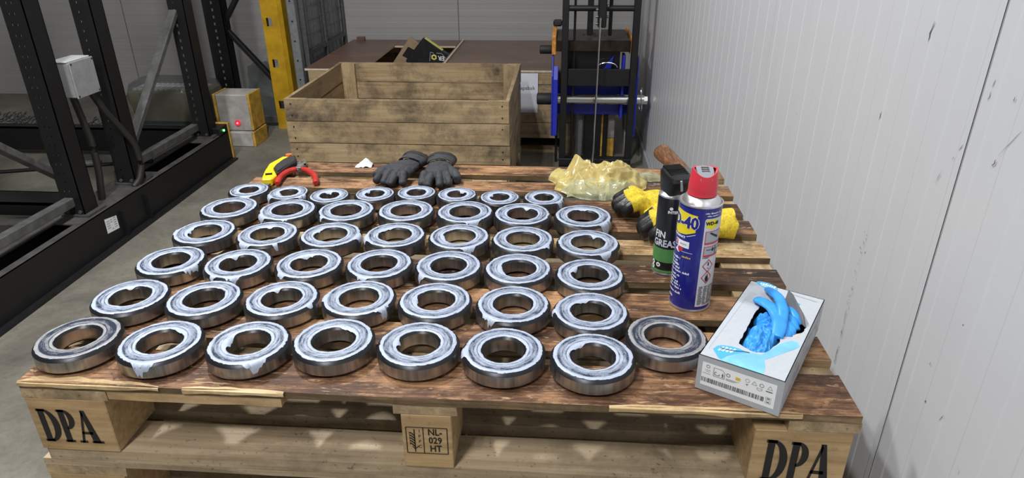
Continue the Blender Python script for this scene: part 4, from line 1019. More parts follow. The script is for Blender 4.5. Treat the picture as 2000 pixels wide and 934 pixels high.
# --- crumpled film
def crumple(name, mat, cx, cy, sx, sy, hgt, seed, parent, peaks, n=110, m=80, base=0.002):
    g = G(); off = Vector((seed*7.3, seed*1.9, 0))
    for i in range(n):
        for j in range(m):
            u = i/(n-1)*2-1; v = j/(m-1)*2-1
            p = Vector((u*sx/0.1, v*sy/0.1, 0))
            env = max(0, 1-(abs(u)**2.6+abs(v)**2.6))**0.6
            r1 = 1-2*abs(noise.noise(p*1.1+off)); r2 = 1-2*abs(noise.noise(p*2.6+off*2)); r3 = noise.noise(p*6+off)
            z = hgt*env*(0.42+0.30*r1+0.34*r2+0.26*(1-2*abs(noise.noise(p*5.2+off*1.3)))*0.8+0.10*r3)
            for px_, py_, pr_, ph_ in peaks: z += ph_*math.exp(-(((u*sx+cx-px_)/pr_)**2+((v*sy+cy-py_)/pr_)**2))
            dx = 0.014*noise.noise(p*1.7+off*3)+0.008*noise.noise(p*4.5+off); dy = 0.014*noise.noise(p*1.7-off*3)+0.008*noise.noise(p*4.5-off)
            edge = 1+0.13*noise.noise(Vector((math.atan2(v, u)*2.2, 0, seed)))
            g.v.append((cx+u*sx*edge*(1-0.18*v*v)+dx, cy+v*sy*edge*(1-0.15*u*u)+dy, ZD+max(base, z)))
    for i in range(n-1):
        for j in range(m-1): g.f.append((i*m+j, (i+1)*m+j, (i+1)*m+j+1, i*m+j+1)); g.m.append(0)
    o_ = Vector((0.89, 0.83, ZD)); g.v = [tuple(Vector(v)-o_) for v in g.v]
    return g.build(name, mat, parent, smooth=True, fix=False, angle=75)
pf = thing('plastic_film', 'crumpled yellow translucent plastic film heaped at the rear right', 'plastic film', (0.89, 0.83, ZD))
crumple('yellow_sheet', M['film_yellow'], 0.885, 0.848, 0.115, 0.068, 0.040, 3, pf, [(0.828, 0.862, 0.018, 0.038), (0.862, 0.86, 0.028, 0.016), (0.925, 0.85, 0.035, 0.018)])
crumple('pale_sheet', M['film_clear'], 0.888, 0.795, 0.100, 0.048, 0.028, 9, pf, [(0.83, 0.775, 0.02, 0.012), (0.95, 0.785, 0.022, 0.014)])
crumple('pale_tail', M['film_clear'], 0.990, 0.905, 0.058, 0.030, 0.018, 12, pf, [], 40, 30)
crumple('clear_tail', M['film_grey'], 0.785, 0.905, 0.036, 0.026, 0.012, 15, pf, [], 30, 24)
crumple('loose_fold', M['film_yellow'], 0.793, 0.880, 0.030, 0.035, 0.024, 21, pf, [], 34, 30)

# --- aerosol cans -------------------------------------------------------
CAM = Vector((0.784, -0.754))
def bisect_x(vs, fs, step):
    me = bpy.data.meshes.new('t'); me.from_pydata([(v[0], v[1], 0) for v in vs], [], fs); bm = bmesh.new(); bm.from_mesh(me); bpy.data.meshes.remove(me)
    xs = [v.co.x for v in bm.verts]
    if xs:
        x = math.ceil(min(xs)/step)*step
        while x < max(xs):
            bmesh.ops.bisect_plane(bm, geom=bm.verts[:]+bm.edges[:]+bm.faces[:], plane_co=(x, 0, 0), plane_no=(1, 0, 0), dist=1e-7); x += step
    bm.verts.index_update()
    out = [v.co.to_2d() for v in bm.verts], [tuple(v.index for v in f.verts) for f in bm.faces]; bm.free(); return out
class Wrap:
    """print wrapped round a can: s = degrees to the right of the side facing the viewer, z = height"""
    def __init__(s, R, a0): s.R = R; s.a0 = a0; s.g = G()
    def put(s, vs, fs, lift, mi=0):
        vs, fs = bisect_x(vs, fs, s.R*0.16)
        R = s.R+lift
        s.g.add([(R*math.cos(s.a0+v[0]/s.R), R*math.sin(s.a0+v[0]/s.R), v[1]) for v in vs], fs, mi)
    def poly(s, pts_deg, lift=0.0002, mi=0): s.put([(math.radians(d)*s.R, z) for d, z in pts_deg], [tuple(range(len(pts_deg)))], lift, mi)
    def rect(s, d0, d1, z0, z1, lift=0.0002, mi=0): s.poly([(d0, z0), (d1, z0), (d1, z1), (d0, z1)], lift, mi)
    def text(s, txt, size, deg, z, sx=1.0, lift=0.0005, mi=0, bold=0.0, align='CENTER', shear=0.0):
        vs, fs = text_geo(txt, size, align)
        for k, (dx, dy) in enumerate([(0, 0)] if not bold else [(-bold, 0), (bold, 0), (0, bold), (0, -bold)]):
            s.put([(math.radians(deg)*s.R+v.x*sx+dx+v.y*shear, z+v.y+dy) for v in vs], fs, lift+k*0.00001, mi)
    def strokes(s, size, deg, z, width, seed, lift=0.0005):
        rr = random.Random(seed); x = math.radians(deg)*s.R; e = x+width; nxt = x+rr.uniform(3, 8)*size*0.5
        while x < e:
            w_ = rr.uniform(0.12, 0.3)*size; h_ = size*rr.choice((0.42, 0.42, 0.62)); s.put([(x, z-size*0.2), (x+w_, z-size*0.2), (x+w_, z-size*0.2+h_), (x, z-size*0.2+h_)], [(0, 1, 2, 3)], lift)
            x += w_+0.10*size
            if x > nxt: x += 0.35*size; nxt = x+rr.uniform(3, 8)*size*0.5
    def build(s, name, mats, parent): return s.g.build(name, mats, parent, fix=False)
def facing(c): d = CAM-Vector(c); return math.atan2(d.y, d.x)

wc = (1.014, 0.288)
wdc = thing('spray_can', 'blue and yellow lubricant spray can with red cap', 'spray can', (wc[0], wc[1], ZD+0.001))
R_ = 0.034; a0 = facing(wc)
G().lathe([(0.030, 0.002), (R_, 0.003), (R_, 0.186), (R_-0.001, 0.189)], 56).build('body', M['can_blue'], wdc, smooth=True)
G().lathe([(0.028, 0.0), (0.0345, 0.0), (0.0352, 0.0015), (0.0345, 0.004), (R_, 0.004)], 48).build('bottom_rim', M['tin'], wdc, smooth=True)
G().lathe([(R_, 0.1885), (0.0352, 0.1895), (0.0352, 0.192), (0.0335, 0.1925), (0.0325, 0.190), (0.031, 0.193), (0.026, 0.200), (0.019, 0.2045), (0.0, 0.206)], 48).build('dome', M['tin'], wdc, smooth=True, angle=60)
# red cap: tapered shroud, scooped at the viewer's side, with a grey thumb pad
g = G(); n = 40; lv = 9; ca = a0+0.25
for k in range(lv):
    for i in range(n):
        a = 2*PI*i/n; f = math.cos(a-ca)
        ztop = 0.2465-0.010*max(0, f)**1.5-0.003*max(0, -f); t = k/(lv-1); z = 0.2035+(ztop-0.2035)*t
        r = 0.0235-0.0040*t**2 if k else 0.0238
        if k == 1: r = 0.0228
        g.v.append((r*math.cos(a), r*math.sin(a), z))
for k in range(lv-1):
    for i in range(n): g.f.append((k*n+i, k*n+(i+1) % n, (k+1)*n+(i+1) % n, (k+1)*n+i)); g.m.append(0)
for i in range(n):     # inner wall
    a = 2*PI*i/n; x, y, z = g.v[(lv-1)*n+i]; g.v.append((x*0.86, y*0.86, z-0.001))
b0 = lv*n
for i in range(n): g.f.append(((lv-1)*n+i, (lv-1)*n+(i+1) % n, b0+(i+1) % n, b0+i)); g.m.append(0)
cap = g.build('cap', M['cap_red'], wdc, smooth=True, angle=50)
g = G(); d = Vector((math.cos(ca), math.sin(ca), 0)); sd_ = Vector((-d.y, d.x, 0))
pp = []
for (u, w, z) in ((-0.016, 0.010, 0.2435), (-0.006, 0.0135, 0.2455), (0.008, 0.0130, 0.2405), (0.0185, 0.0095, 0.2335), (0.0195, 0.0085, 0.228)):
    pp.append((d*u-sd_*w+Vector((0, 0, z)), d*u+Vector((0, 0, z+0.0012)), d*u+sd_*w+Vector((0, 0, z))))
vs = [p for r in pp for p in r]; nv = len(vs); vs += [v-Vector((0, 0, 0.012)) for v in vs]
fs = [(r*3+c, r*3+c+1, r*3+c+4, r*3+c+3) for r in range(4) for c in range(2)]
fs += [(f[0]+nv, f[3]+nv, f[2]+nv, f[1]+nv) for f in fs]
bd = [0, 1, 2, 5, 8, 11, 14, 13, 12, 9, 6, 3]; fs += [(bd[i], bd[(i+1) % 12], bd[(i+1) % 12]+nv, bd[i]+nv) for i in range(12)]
g.add(vs, fs); pad = g.build('thumb_pad', M['cap_grey'], cap, smooth=True, angle=35)
g = G()
for u in (-0.003, 0.0015, 0.006):
    z = 0.2462-max(0, u+0.004)*0.36; g.obox(d*u-sd_*0.006+Vector((0, 0, z)), d*u+sd_*0.006+Vector((0, 0, z)), 0.0018, 0.0016)
g.build('grip_ridge', M['grey_metal'], pad)
w = Wrap(R_, a0)
sh = [(-121, 0.176), (-62, 0.180), (-3, 0.176), (-5, 0.147), (-30, 0.1405), (-62, 0.1375), (-94, 0.1405), (-119, 0.147)]
w.poly(sh, 0.0003); w.build('shield_print', M['can_yellow'], wdc)
w = Wrap(R_, a0); w.text('WD-40', 0.0285, -62, 0.1615, 0.84, 0.0005, bold=0.0021); w.build('logo_outline', M['print_white'], wdc)
w = Wrap(R_, a0); w.text('WD-40', 0.0285, -62, 0.1615, 0.84, 0.0008, bold=0.0011); w.build('logo_lettering', M['can_blue'], wdc)
w = Wrap(R_, a0)
w.text('MULTI-USE PRODUCT', 0.0052, -70, 0.1345, 0.9, bold=0.0003)
w.poly([(-28, 0.1365), (-4, 0.1425), (-4, 0.1435), (-28, 0.1375)])
w.rect(-66, -18, 0.116, 0.128); w.poly([(-66, 0.108), (-50, 0.104), (-40, 0.110), (-55, 0.116)])
w.poly([(-45, 0.108), (-6, 0.1085), (-6, 0.109), (-45, 0.1088)])
rr = random.Random(5)
for k, z in enumerate((0.094, 0.088, 0.082, 0.076, 0.070, 0.062, 0.056, 0.050, 0.045, 0.039, 0.030)):
    w.strokes(0.0062, -84, z, (0.026, 0.020, 0.025, 0.027, 0.044, 0.028, 0.024, 0.026, 0.031, 0.033, 0.032)[k], k)
w.strokes(0.008, -80, 0.019, 0.013, 77)
w.build('white_print', M['print_white'], wdc)
w = Wrap(R_, a0); w.strokes(0.0042, 16, 0.181, 0.030, 31); w.strokes(0.0042, 22, 0.1765, 0.022, 32); w.build('volume_print', M['print_white'], wdc)
w = Wrap(R_, a0); w.text('2', 0.011, -60, 0.122, lift=0.0006, bold=0.0006); w.poly([(-56, 0.113), (-50, 0.106), (-38, 0.109), (-34, 0.114), (-46, 0.1165)], 0.0004); w.build('red_print', M['print_red'], wdc)
w = Wrap(R_, a0); w.strokes(0.0045, -48, 0.122, 0.014, 33, 0.0006); w.build('grey_print', M['print_grey'], wdc)
w = Wrap(R_, a0); w.strokes(0.0065, -36, 0.0995, 0.014, 34, 0.0004); w.build('orange_print', M['print_yellow'], wdc)
w = Wrap(R_, a0); w.poly([(17, 0.010), (84, 0.010), (84, 0.172), (20, 0.172), (17, 0.169)], 0.0003); lab_ = w.build('info_label', M['can_label'], wdc)
w = Wrap(R_, a0); w.poly([(22, 0.170), (58, 0.170), (58, 0.157), (40, 0.1525), (22, 0.157)], 0.0005); w.build('small_shield', M['can_yellow'], lab_)
w = Wrap(R_, a0); w.text('WD-40', 0.0085, 40, 0.1635, 0.9, 0.0007, bold=0.0005)
for z0, z1 in ((0.129, 0.148), (0.107, 0.123)):
    pass
w.poly([(34, 0.146), (38, 0.148), (66, 0.139), (62, 0.136)], 0.0008)
w.poly([(30, 0.117), (74, 0.1165), (74, 0.1155), (30, 0.116)], 0.0008); w.rect(48, 54, 0.1135, 0.1195, 0.0008); w.rect(60, 62, 0.108, 0.122, 0.0008)
w.poly(ngon(42, 0.0905, 2.0, 0.004, 10), 0.0008); w.poly(ngon(42, 0.0825, 1.8, 0.0011, 8), 0.0008)
w.poly([(36, 0.063), (39, 0.070), (41, 0.067), (43, 0.0735), (46, 0.066), (48, 0.062), (45, 0.0575), (39, 0.0575)], 0.0008)
for k in range(15):
    z = 0.0475-k*0.0024
    for c in range(4):
        d0 = 21+c*15+rr.uniform(0, 2); w.rect(d0, d0+rr.uniform(8, 13), z, z+0.0011, 0.0006)
w.strokes(0.0034, 22, 0.102, 0.012, 35, 0.0006); w.build('black_print', M['black_print'], lab_)
w = Wrap(R_, a0)
def frame_(w, d0, d1, z0, z1, dd, dz, lift=0.0007):
    w.rect(d0, d1, z0, z0+dz, lift); w.rect(d0, d1, z1-dz, z1, lift); w.rect(d0, d0+dd, z0, z1, lift); w.rect(d1-dd, d1, z0, z1, lift)
frame_(w, 22, 78, 0.126, 0.150, 2, 0.001); frame_(w, 22, 78, 0.104, 0.123, 2, 0.001)
w.rect(22, 78, 0.1275, 0.1295, 0.0006); w.rect(22, 78, 0.105, 0.107, 0.0006)
for zc in (0.087, 0.0655):
    o_, i_ = [(42, zc+0.0125), (60, zc), (42, zc-0.0125), (24, zc)], [(42, zc+0.0105), (57, zc), (42, zc-0.0105), (27, zc)]
    for k in range(4): w.poly([o_[k], o_[(k+1) % 4], i_[(k+1) % 4], i_[k]], 0.0007)
w.build('red_frames', M['print_red'], lab_)
w = Wrap(R_, a0); w.rect(24, 76, 0.1295, 0.149, 0.0004); w.rect(24, 76, 0.107, 0.122, 0.0004); w.build('pictogram_field', M['print_grey'], lab_)

gc = (0.990, 0.408); a1 = facing(gc); r_ = 0.0268
gcan = thing('grease_can', 'black and green grease spray can behind the blue one', 'spray can', (gc[0], gc[1], ZD+0.001))
G().lathe([(0.024, 0.002), (r_, 0.003), (r_, 0.148), (r_-0.002, 0.152)], 48).build('body', M['can_black'], gcan, smooth=True)
G().lathe([(0.022, 0.0), (0.0272, 0.0), (0.0276, 0.0015), (0.027, 0.003), (r_, 0.0035)], 40).build('bottom_rim', M['tin'], gcan, smooth=True)
G().lathe([(r_-0.0025, 0.1515), (0.0262, 0.1525), (0.0262, 0.155), (0.0245, 0.1555), (0.021, 0.160), (0.012, 0.164), (0, 0.165)], 40).build('dome', M['tin'], gcan, smooth=True, angle=60)
w = Wrap(r_, a1); w.rect(-150, 80, 0.026, 0.0535); w.rect(-150, 80, 0.0045, 0.0095); w.build('green_band', M['can_green'], gcan)
w = Wrap(r_, a1); w.text('FIN', 0.019, -62, 0.081, 0.8, align='LEFT', bold=0.0004); w.build('grade_lettering', M['print_white'], gcan)
w = Wrap(r_, a1); w.text('INTERFLON', 0.0075, -14, 0.1275, 0.9, align='LEFT', bold=0.0003); w.poly(ngon(-2, 0.1345, 7, 0.003, 12)); w.build('maker_lettering', M['print_white'], gcan)
w = Wrap(r_, a1); w.text('GREASE', 0.019, -66, 0.064, 0.8, align='LEFT', bold=0.0006); w.build('green_lettering', M['can_label'], gcan)
w = Wrap(r_, a1)
for d_, z in ((-62, 0.0215), (-62, 0.0125), (-34, 0.0195)): w.poly(ngon(d_, z, 9.5, 0.0045, 16), 0.0003)
w.build('icon_disc', M['print_white'], gcan)
w = Wrap(r_, a1)
for d_, z in ((-62, 0.0215), (-62, 0.0125), (-34, 0.0195)): w.poly(ngon(d_, z, 4, 0.0018, 6), 0.0006)
w.build('icon', M['black_print'], gcan)
# black trigger cap
dv = Vector((math.cos(a1+0.5), math.sin(a1+0.5), 0)); sv = Vector((-dv.y, dv.x, 0))
g = G(); rings = [(-0.0, 0.158, 0.021, 0.020), (0.0, 0.166, 0.023, 0.022), (0.002, 0.180, 0.027, 0.023), (0.003, 0.190, 0.029, 0.0235), (0.004, 0.196, 0.026, 0.021), (0.0, 0.199, 0.016, 0.014)]
n = 20
for o_, z, ru, rv in rings:
    for i in range(n):
        a = 2*PI*i/n; ex = 0.55
        u = ru*math.copysign(abs(math.cos(a))**ex, math.cos(a)); v = rv*math.copysign(abs(math.sin(a))**ex, math.sin(a))
        p = dv*(o_+u)+sv*v; g.v.append((p.x, p.y, z-0.18*(u if z > 0.175 else 0)))
for k in range(len(rings)-1):
    for i in range(n): g.f.append((k*n+i, k*n+(i+1) % n, (k+1)*n+(i+1) % n, (k+1)*n+i)); g.m.append(0)
g.f.append(tuple(range((len(rings)-1)*n, len(rings)*n))); g.m.append(0); g.f.append(tuple(range(n))[::-1]); g.m.append(0)
tcap = g.build('trigger_cap', M['black_plastic'], gcan, smooth=True, angle=30)
g = G()
for k in range(9):
    u = -0.018+k*0.004; z = 0.1995-0.18*u-0.0012*abs(k-4)*0.3
    p0 = dv*u-sv*0.017; p1 = dv*u+sv*0.017; g.obox((p0.x, p0.y, z), (p1.x, p1.y, z), 0.0016, 0.003)
g.build('grip_rib', M['black_plastic'], tcap)
g = G(); p0 = dv*0.030-sv*0.004; p1 = dv*0.032-sv*0.002; g.obox((p0.x, p0.y, 0.190), (p1.x, p1.y, 0.170), 0.005, 0.004); g.build('safety_tab', M['cap_grey'], tcap, bevel=0.001)

# --- glove box ------------------------------------------------------------
BXO = Vector((0.984, 0.0485, ZD+0.001)); BA = math.radians(-29.3)
bx = thing('glove_box', 'white and blue carton of disposable gloves, torn open on top', 'box', BXO, BA)
BW, BL, BH = 0.116, 0.250, 0.057
g = G(); t_ = 0.0012
g.box(0, BW, 0, t_, 0, BH); front = g.build('front_panel', M['box_grey'], bx)
G().box(0, BW, BL-t_, BL, 0, BH).build('rear_panel', M['box_grey'], bx)
G().box(0, t_, t_, BL-t_, 0, BH).build('side_panel', M['box_white'], bx)
G().box(BW-t_, BW, t_, BL-t_, 0, BH).build('side_panel', M['box_white'], bx)
G().box(t_, BW-t_, t_, BL-t_, 0, t_).build('bottom_panel', M['carton_inner'], bx)
HOLE = [(0.0384, 0.0558), (0.0372, 0.080), (0.0363, 0.1061), (0.0352, 0.130), (0.0346, 0.1488), (0.0358, 0.1835), (0.0505, 0.1960), (0.064, 0.1950), (0.090, 0.172), (0.1095, 0.1502), (0.1085, 0.1382), (0.1060, 0.1175), (0.0851, 0.1073), (0.0859, 0.0892), (0.0786, 0.0563), (0.0659, 0.0455), (0.0516, 0.0489)]
rj = random.Random(9)
hole2 = []
for i, p in enumerate(HOLE):
    q = HOLE[(i+1) % len(HOLE)]
    for s in range(4): hole2.append((p[0]+(q[0]-p[0])*s/4+rj.uniform(-0.0008, 0.0008), p[1]+(q[1]-p[1])*s/4+rj.uniform(-0.0008, 0.0008)))
bm = bmesh.new()
def loop_edges(pts):
    vv = [bm.verts.new((x, y, BH)) for x, y in pts]
    for i in range(len(vv)): bm.edges.new((vv[i], vv[(i+1) % len(vv)]))
loop_edges([(0, 0), (BW, 0), (BW, BL), (0.0, BL)]); loop_edges(hole2)
bmesh.ops.triangle_fill(bm, use_beauty=True, edges=bm.edges[:])
me = bpy.data.meshes.new('top_panel'); bmesh.ops.recalc_face_normals(bm, faces=bm.faces)
for f in bm.faces:
    if f.normal.z < 0: f.normal_flip()
bm.to_mesh(me); bm.free(); me.materials.append(M['box_white']); top_ = link('top_panel', me, bx)
sol = top_.modifiers.new('thickness', 'SOLIDIFY'); sol.thickness = 0.001; sol.offset = -1
G().prism([(0.0840, 0.1075), (0.1062, 0.1177), (0.1085, 0.1385), (0.100, 0.128), (0.088, 0.118)], BH-0.0040, BH-0.0025, 'z').build('torn_edge', M['carton_torn'], bx)
g = G(); fv = [(0.066, 0.194, BH), (0.090, 0.172, BH), (0.1095, 0.1500, BH), (0.102, 0.160, BH+0.014), (0.078, 0.185, BH+0.030), (0.070, 0.1925, BH+0.031)]
g.add(fv, [(0, 1, 2, 3, 4, 5)]); g.add([(x-0.0008, y-0.0008, z) for x, y, z in fv], [(5, 4, 3, 2, 1, 0)]); g.build('torn_flap', M['carton_inner'], bx, fix=False)
def topf(u, v, e=0): return (u, v, BH+0.0002+e)
g = G(); g.add([topf(*p) for p in [(0.0277+0.0188*math.cos(a)*0.96-0.004*math.sin(a)*0, 0.2465-0.0036*math.cos(a)+0.0095*math.sin(a)) for a in [2*PI*i/26 for i in range(26)]]], [tuple(range(26))]); g.build('brand_oval', M['print_blue'], bx, fix=False)
RT = math.radians(-6)
def txt_on_top(g, tx, size, u0, v0, rot, sx=1.0, bold=0.0, e0=0.0002):
    c, s = math.cos(rot), math.sin(rot)
    flat_text(g, tx, size, lambda u, v, e: topf(u0+u*sx*c-v*s, v0+u*sx*s+v*c, e0+e), bold=bold)
def strokes_on_top(g, size, u0, v0, rot, width, seed, e0=0.0002):
    rr = random.Random(seed); c, s_1 = math.cos(rot), math.sin(rot); x = -width/2
    while x < width/2:
        w_ = rr.uniform(0.12, 0.3)*size; h_ = size*rr.choice((0.5, 0.5, 0.7)); y = -size*0.25
        g.add([topf(u0+a*c-b*s_1, v0+a*s_1+b*c, e0) for a, b in ((x, y), (x+w_, y), (x+w_, y+h_), (x, y+h_))], [(0, 1, 2, 3)]); x += w_+0.12*size
g = G(); strokes_on_top(g, 0.0105, 0.0275, 0.2475, RT, 0.022, 41); strokes_on_top(g, 0.0045, 0.0275, 0.2415, RT, 0.018, 42); g.build('oval_lettering', M['print_white'], bx, fix=False)
g = G(); strokes_on_top(g, 0.026, 0.066, 0.2115, RT, 0.044, 46); g.build('title_lettering', M['print_blue'], bx, fix=False)
g = G(); strokes_on_top(g, 0.0045, 0.087, 0.2375, RT, 0.040, 44); g.build('subtitle', M['print_grey'], bx, fix=False)
g = G(); rr = random.Random(2)
for k in range(9): line(g, 0.008+rr.uniform(0, 0.002), 0.1815+k*0.0036, 0.018+rr.uniform(0, 0.004), 0.1815+k*0.0036, 0.0010, topf)
v = 0.02
while v < 0.185:
    L = rr.uniform(0.003, 0.008); line(g, 0.0062+v*0.02, v, 0.0062+v*0.02, v+L, 0.0010, topf); v += L+0.0018
g.build('small_print', M['print_grey'], bx, fix=False)
g = G(); g.add([topf(*p) for p in [(0.0282, 0.0012), (0.060, 0.0012), (0.0875, 0.0012), (0.0850, 0.020), (0.0800, 0.0345), (0.090, 0.052), (0.1095, 0.085), (0.113, 0.0945), (0.1085, 0.103), (0.1005, 0.1040), (0.0880, 0.086), (0.0800, 0.062), (0.0725, 0.0445), (0.060, 0.0425), (0.050, 0.0385), (0.036, 0.018)]], [tuple(range(16))]); g.build('hand_picture', M['print_pale'], bx, fix=False)
g = G(); g.add([topf(u, v, 0.0001) for u, v in [(0.0120, 0.0225), (0.0150, 0.0335), (0.0215, 0.0390), (0.0310, 0.0420), (0.0430, 0.0430), (0.0560, 0.0385), (0.045, 0.030), (0.034, 0.017), (0.0300, 0.0040), (0.0255, 0.0050), (0.020, 0.0120)]], [tuple(range(11))]); g.build('drop_picture', M['print_blue'], bx, fix=False)
g = G()
for k in range(4): strokes_on_top(g, 0.0055, 0.0215+k*0.0052, 0.0285+k*0.0012, math.radians(74), 0.013, 50+k, 0.0004)
g.build('drop_lettering', M['print_white'], bx, fix=False)
g = G(); tear = [(0.0200, 0.0300), (0.030, 0.0305), (0.040, 0.0335), (0.050, 0.0385), (0.058, 0.0400)]
for i in range(4): line(g, *tear[i], *tear[i+1], 0.0014, lambda u, v: topf(u, v, 0.0006))
g.build('tear_line', M['black_print'], bx, fix=False)
def frf(u, v, e=0): return (u, -0.0002-e, v)
g = G(); g.add([frf(*p) for p in ((0.0066, 0.0095), (0.1078, 0.0085), (0.1077, 0.0478), (0.0068, 0.0476))], [(0, 1, 2, 3)]); el = g.build('end_label', M['print_white'], front, fix=False)
g = G(); u = 0.0075; rr = random.Random(13)
while u < 0.0938:
    wbar = rr.choice((0.0003, 0.0005, 0.0008, 0.0011)); g.add([frf(u, 0.0155, 0.0002), frf(u+wbar, 0.0155, 0.0002), frf(u+wbar, 0.0230, 0.0002), frf(u, 0.0230, 0.0002)], [(0, 1, 2, 3)]); u += wbar+rr.choice((0.0004, 0.0006, 0.0009))
f2 = lambda u, v, e=0: frf(u, v, 0.0003+e)
def ring(g, cx, cy, r, w=0.0004, n=16):
    o_ = ngon(cx, cy, r, n=n); i_ = ngon(cx, cy, r-w, n=n); g.add([f2(*p) for p in o_+i_], [(k, (k+1) % n, n+(k+1) % n, n+k) for k in range(n)])
ring(g, 0.0695, 0.0400, 0.0029); ring(g, 0.0884, 0.0395, 0.0029, 0.0006); ring(g, 0.0435, 0.0382, 0.0028, 0.0007); ring(g, 0.0150, 0.0420, 0.0027, 0.0006)
for pts in (((0.0755, 0.0368), (0.0822, 0.0368), (0.0788, 0.0425)), ((0.0962, 0.0372), (0.1026, 0.0372), (0.0994, 0.0428))):
    for i in range(3): line(g, *pts[i], *pts[(i+1) % 3], 0.0004, f2)
for a in ((0.0232, 0.0295, 0.0232, 0.0432), (0.0232, 0.0432, 0.0345, 0.0432), (0.0345, 0.0432, 0.0388, 0.0395), (0.0388, 0.0395, 0.0388, 0.0295), (0.0388, 0.0295, 0.0232, 0.0295)): line(g, *a, 0.0005, f2)
for a in ((0.0250, 0.0320, 0.0250, 0.0365), (0.0250, 0.0365, 0.0275, 0.0370), (0.0250, 0.0320, 0.0310, 0.0320), (0.0310, 0.0320, 0.0315, 0.0350)): line(g, *a, 0.0007, f2)
g.add([f2(*p) for p in ngon(0.0360, 0.0372, 0.0008, n=8)], [tuple(range(8))])
for a in ((0.0360, 0.0362, 0.0360, 0.0335), (0.0360, 0.0335, 0.0348, 0.0310), (0.0360, 0.0335, 0.0372, 0.0310), (0.0360, 0.0355, 0.0342, 0.0343), (0.0360, 0.0355, 0.0376, 0.0343)): line(g, *a, 0.0008, f2)
g.add([f2(*p) for p in ((0.0945, 0.0330), (0.1035, 0.0330), (0.1035, 0.0342), (0.0945, 0.0342))], [(0, 1, 2, 3)])
g.add([f2(*p) for p in [(0.0670, 0.0335), (0.0695, 0.0347), (0.0720, 0.0335)]], [(0, 1, 2)]); line(g, 0.0695, 0.0342, 0.0695, 0.0315, 0.0004, f2)
for k in range(3): line(g, 0.0410, 0.0320-k*0.0013, 0.0590-k*0.003, 0.0320-k*0.0013, 0.0004, f2)
for a in ((0.0082, 0.0300, 0.0195, 0.0300), (0.0110, 0.0360, 0.0190, 0.0360), (0.012, 0.0335, 0.018, 0.0335)): line(g, *a, 0.0004, f2)
for pts in (((0.0830, 0.0315), (0.0830, 0.0345), (0.0862, 0.0335), (0.0895, 0.0345), (0.0895, 0.0315), (0.0862, 0.0305)),):
    for i in range(6): line(g, *pts[i], *pts[(i+1) % 6], 0.0004, f2)
for cx, cy in ((0.0995, 0.0225), (0.0995, 0.0165)):
    for a in ((cx-0.0035, cy-0.002, cx+0.0035, cy-0.002), (cx-0.0035, cy+0.002, cx+0.0035, cy+0.002), (cx-0.0035, cy-0.002, cx-0.0035, cy+0.002), (cx+0.0035, cy-0.002, cx+0.0035, cy+0.002)): line(g, *a, 0.0003, f2)
line(g, 0.0975, 0.0225, 0.1015, 0.0225, 0.0012, f2); line(g, 0.0975, 0.0165, 0.1015, 0.0165, 0.0012, f2)
g.build('label_print', M['black_print'], el, fix=False)
g = G(); g.add([frf(*p, 0.0002) for p in ((0.0535, 0.0350), (0.0600, 0.0345), (0.0600, 0.0395), (0.0535, 0.0400))], [(0, 1, 2, 3)]); g.build('yellow_mark', M['print_yellow'], el, fix=False)
# side print of the box
g = G(); rr = random.Random(31)
for k in range(26):
    v0 = rr.uniform(0.02, 0.22); z0 = rr.uniform(0.008, 0.046); g.add([(BW+0.0002, v0, z0), (BW+0.0002, v0+rr.uniform(0.006, 0.022), z0), (BW+0.0002, v0+0.015, z0+0.004), (BW+0.0002, v0, z0+0.003)], [(0, 1, 2, 3)])
g.build('side_print', M['print_grey'], bx, fix=False)

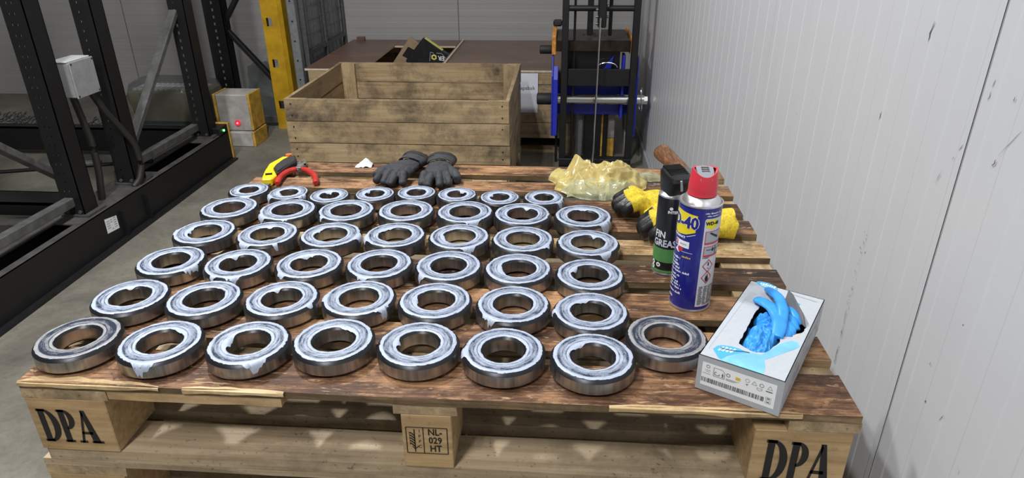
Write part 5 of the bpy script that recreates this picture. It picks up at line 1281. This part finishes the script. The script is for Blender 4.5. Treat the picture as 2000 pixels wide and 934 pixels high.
# --- blue nitrile gloves bulging from the box
c_, s_ = math.cos(BA), math.sin(BA)
def bw(u, v, z): return Vector((BXO.x+u*c_-v*s_, BXO.y+u*s_+v*c_, BXO.z+z))
def finger(pts, rad, flat=0.55, n=12):
    P = smooth_path([bw(*p) for p in pts], 5); k = len(P); rs = []
    for i in range(k):
        x = i/(k-1)*(len(rad)-1); a = min(int(x), len(rad)-2); rs.append(rad[a]+(rad[a+1]-rad[a])*(x-a))
    return P, rs, flat, n
def glove_sheet(lab, cu, cv, su, sv, z0, hgt, seed, fingers, rot=0.0):
    """thin rubber glove: a creased body with slack fingers"""
    org = bw(cu, cv, 0.03); t = thing('nitrile_glove', lab, 'glove', org, 0.0, 'blue disposable gloves in the box')
    n, m = 96, 96; g = G(); off = Vector((seed*5.7, seed*2.3, 0.4))
    cr_, sr_ = math.cos(rot), math.sin(rot)
    for i in range(n):
        for j in range(m):
            a = i/(n-1)*2-1; b = j/(m-1)*2-1; rr_ = min(1.0, (abs(a)**3+abs(b)**3)**(1/3))
            p = Vector((a*su, b*sv, 0))*100
            w1 = Vector((noise.noise(p*0.22+off), noise.noise(p*0.22-off), 0))*2.2
            c1 = 1-abs(noise.noise((p+w1)*0.42+off))*2.6; c2 = 1-abs(noise.noise((p+w1*1.5)*0.85+off*2))*2.4; c3 = 1-abs(noise.noise((p+w1)*1.9+off))*2.2
            env = max(0.0, 1-rr_**3.0)
            z = z0-0.012+0.012*env**0.5 + hgt*env*(0.30+0.42*c1+0.40*c2+0.20*c3)
            k = 1-0.10*noise.noise(p*0.4+off*1.7)
            x = a*su*k+0.003*noise.noise(p*0.5+off); y = b*sv*k+0.003*noise.noise(p*0.5-off)
            g.v.append(tuple(bw(cu+x*cr_-y*sr_, cv+x*sr_+y*cr_, z)-org))
    for i in range(n-1):
        for j in range(m-1): g.f.append((i*m+j, (i+1)*m+j, (i+1)*m+j+1, i*m+j+1)); g.m.append(0)
    g.build('body', M['nitrile'], t, smooth=True, fix=False, angle=85)
    for k, f in enumerate(fingers):
        P, rs, fl, nn = f; g = G(); g.tube(P, rs, nn, flat=fl)
        g.v = [tuple(Vector(v)-org+Vector((noise.noise(Vector(v)*120), noise.noise(Vector(v)*120+off), noise.noise(Vector(v)*90-off)))*0.0016) for v in g.v]
        o = g.build('finger', M['nitrile'], t, smooth=True, angle=70)
        sb = o.modifiers.new('smooth', 'SUBSURF'); sb.levels = 1; sb.render_levels = 1
    return t
glove_sheet('crumpled blue disposable glove filling the near half of the torn opening', 0.0605, 0.0900, 0.0240, 0.0430, 0.051, 0.015, 3, [], 0.05)
glove_sheet('blue disposable glove with two fingers spread over the box top', 0.0590, 0.1450, 0.0210, 0.0270, 0.051, 0.014, 7, [
    finger([(0.080, 0.098, 0.058), (0.075, 0.130, 0.066), (0.058, 0.158, 0.068), (0.040, 0.174, 0.066), (0.029, 0.1815, 0.0635), (0.0245, 0.1835, 0.0630)], [0.009, 0.0115, 0.0115, 0.0108, 0.0095, 0.0045], 0.5),
    finger([(0.082, 0.112, 0.056), (0.074, 0.150, 0.072), (0.060, 0.182, 0.0755), (0.045, 0.206, 0.070), (0.0350, 0.2220, 0.0640), (0.0330, 0.2255, 0.0632)], [0.008, 0.0092, 0.0088, 0.0086, 0.0076, 0.004], 0.6)], 0.3)
glove_sheet('blue disposable glove with four folded fingers beside the torn flap', 0.0800, 0.1450, 0.0130, 0.0330, 0.046, 0.010, 11, [
    finger([(0.070, 0.186, 0.056), (0.080, 0.178, 0.062), (0.092, 0.164, 0.060), (0.0985, 0.156, 0.054)], [0.0075, 0.0085, 0.0082, 0.004], 0.7),
    finger([(0.072, 0.170, 0.054), (0.082, 0.160, 0.060), (0.093, 0.149, 0.058), (0.0995, 0.143, 0.052)], [0.0075, 0.0085, 0.0080, 0.004], 0.7),
    finger([(0.074, 0.152, 0.054), (0.084, 0.142, 0.058), (0.093, 0.131, 0.056), (0.0985, 0.125, 0.050)], [0.0075, 0.0085, 0.0080, 0.004], 0.7),
    finger([(0.076, 0.136, 0.053), (0.085, 0.127, 0.056), (0.091, 0.118, 0.053), (0.0945, 0.113, 0.048)], [0.0075, 0.0080, 0.0075, 0.004], 0.7)], -0.1)
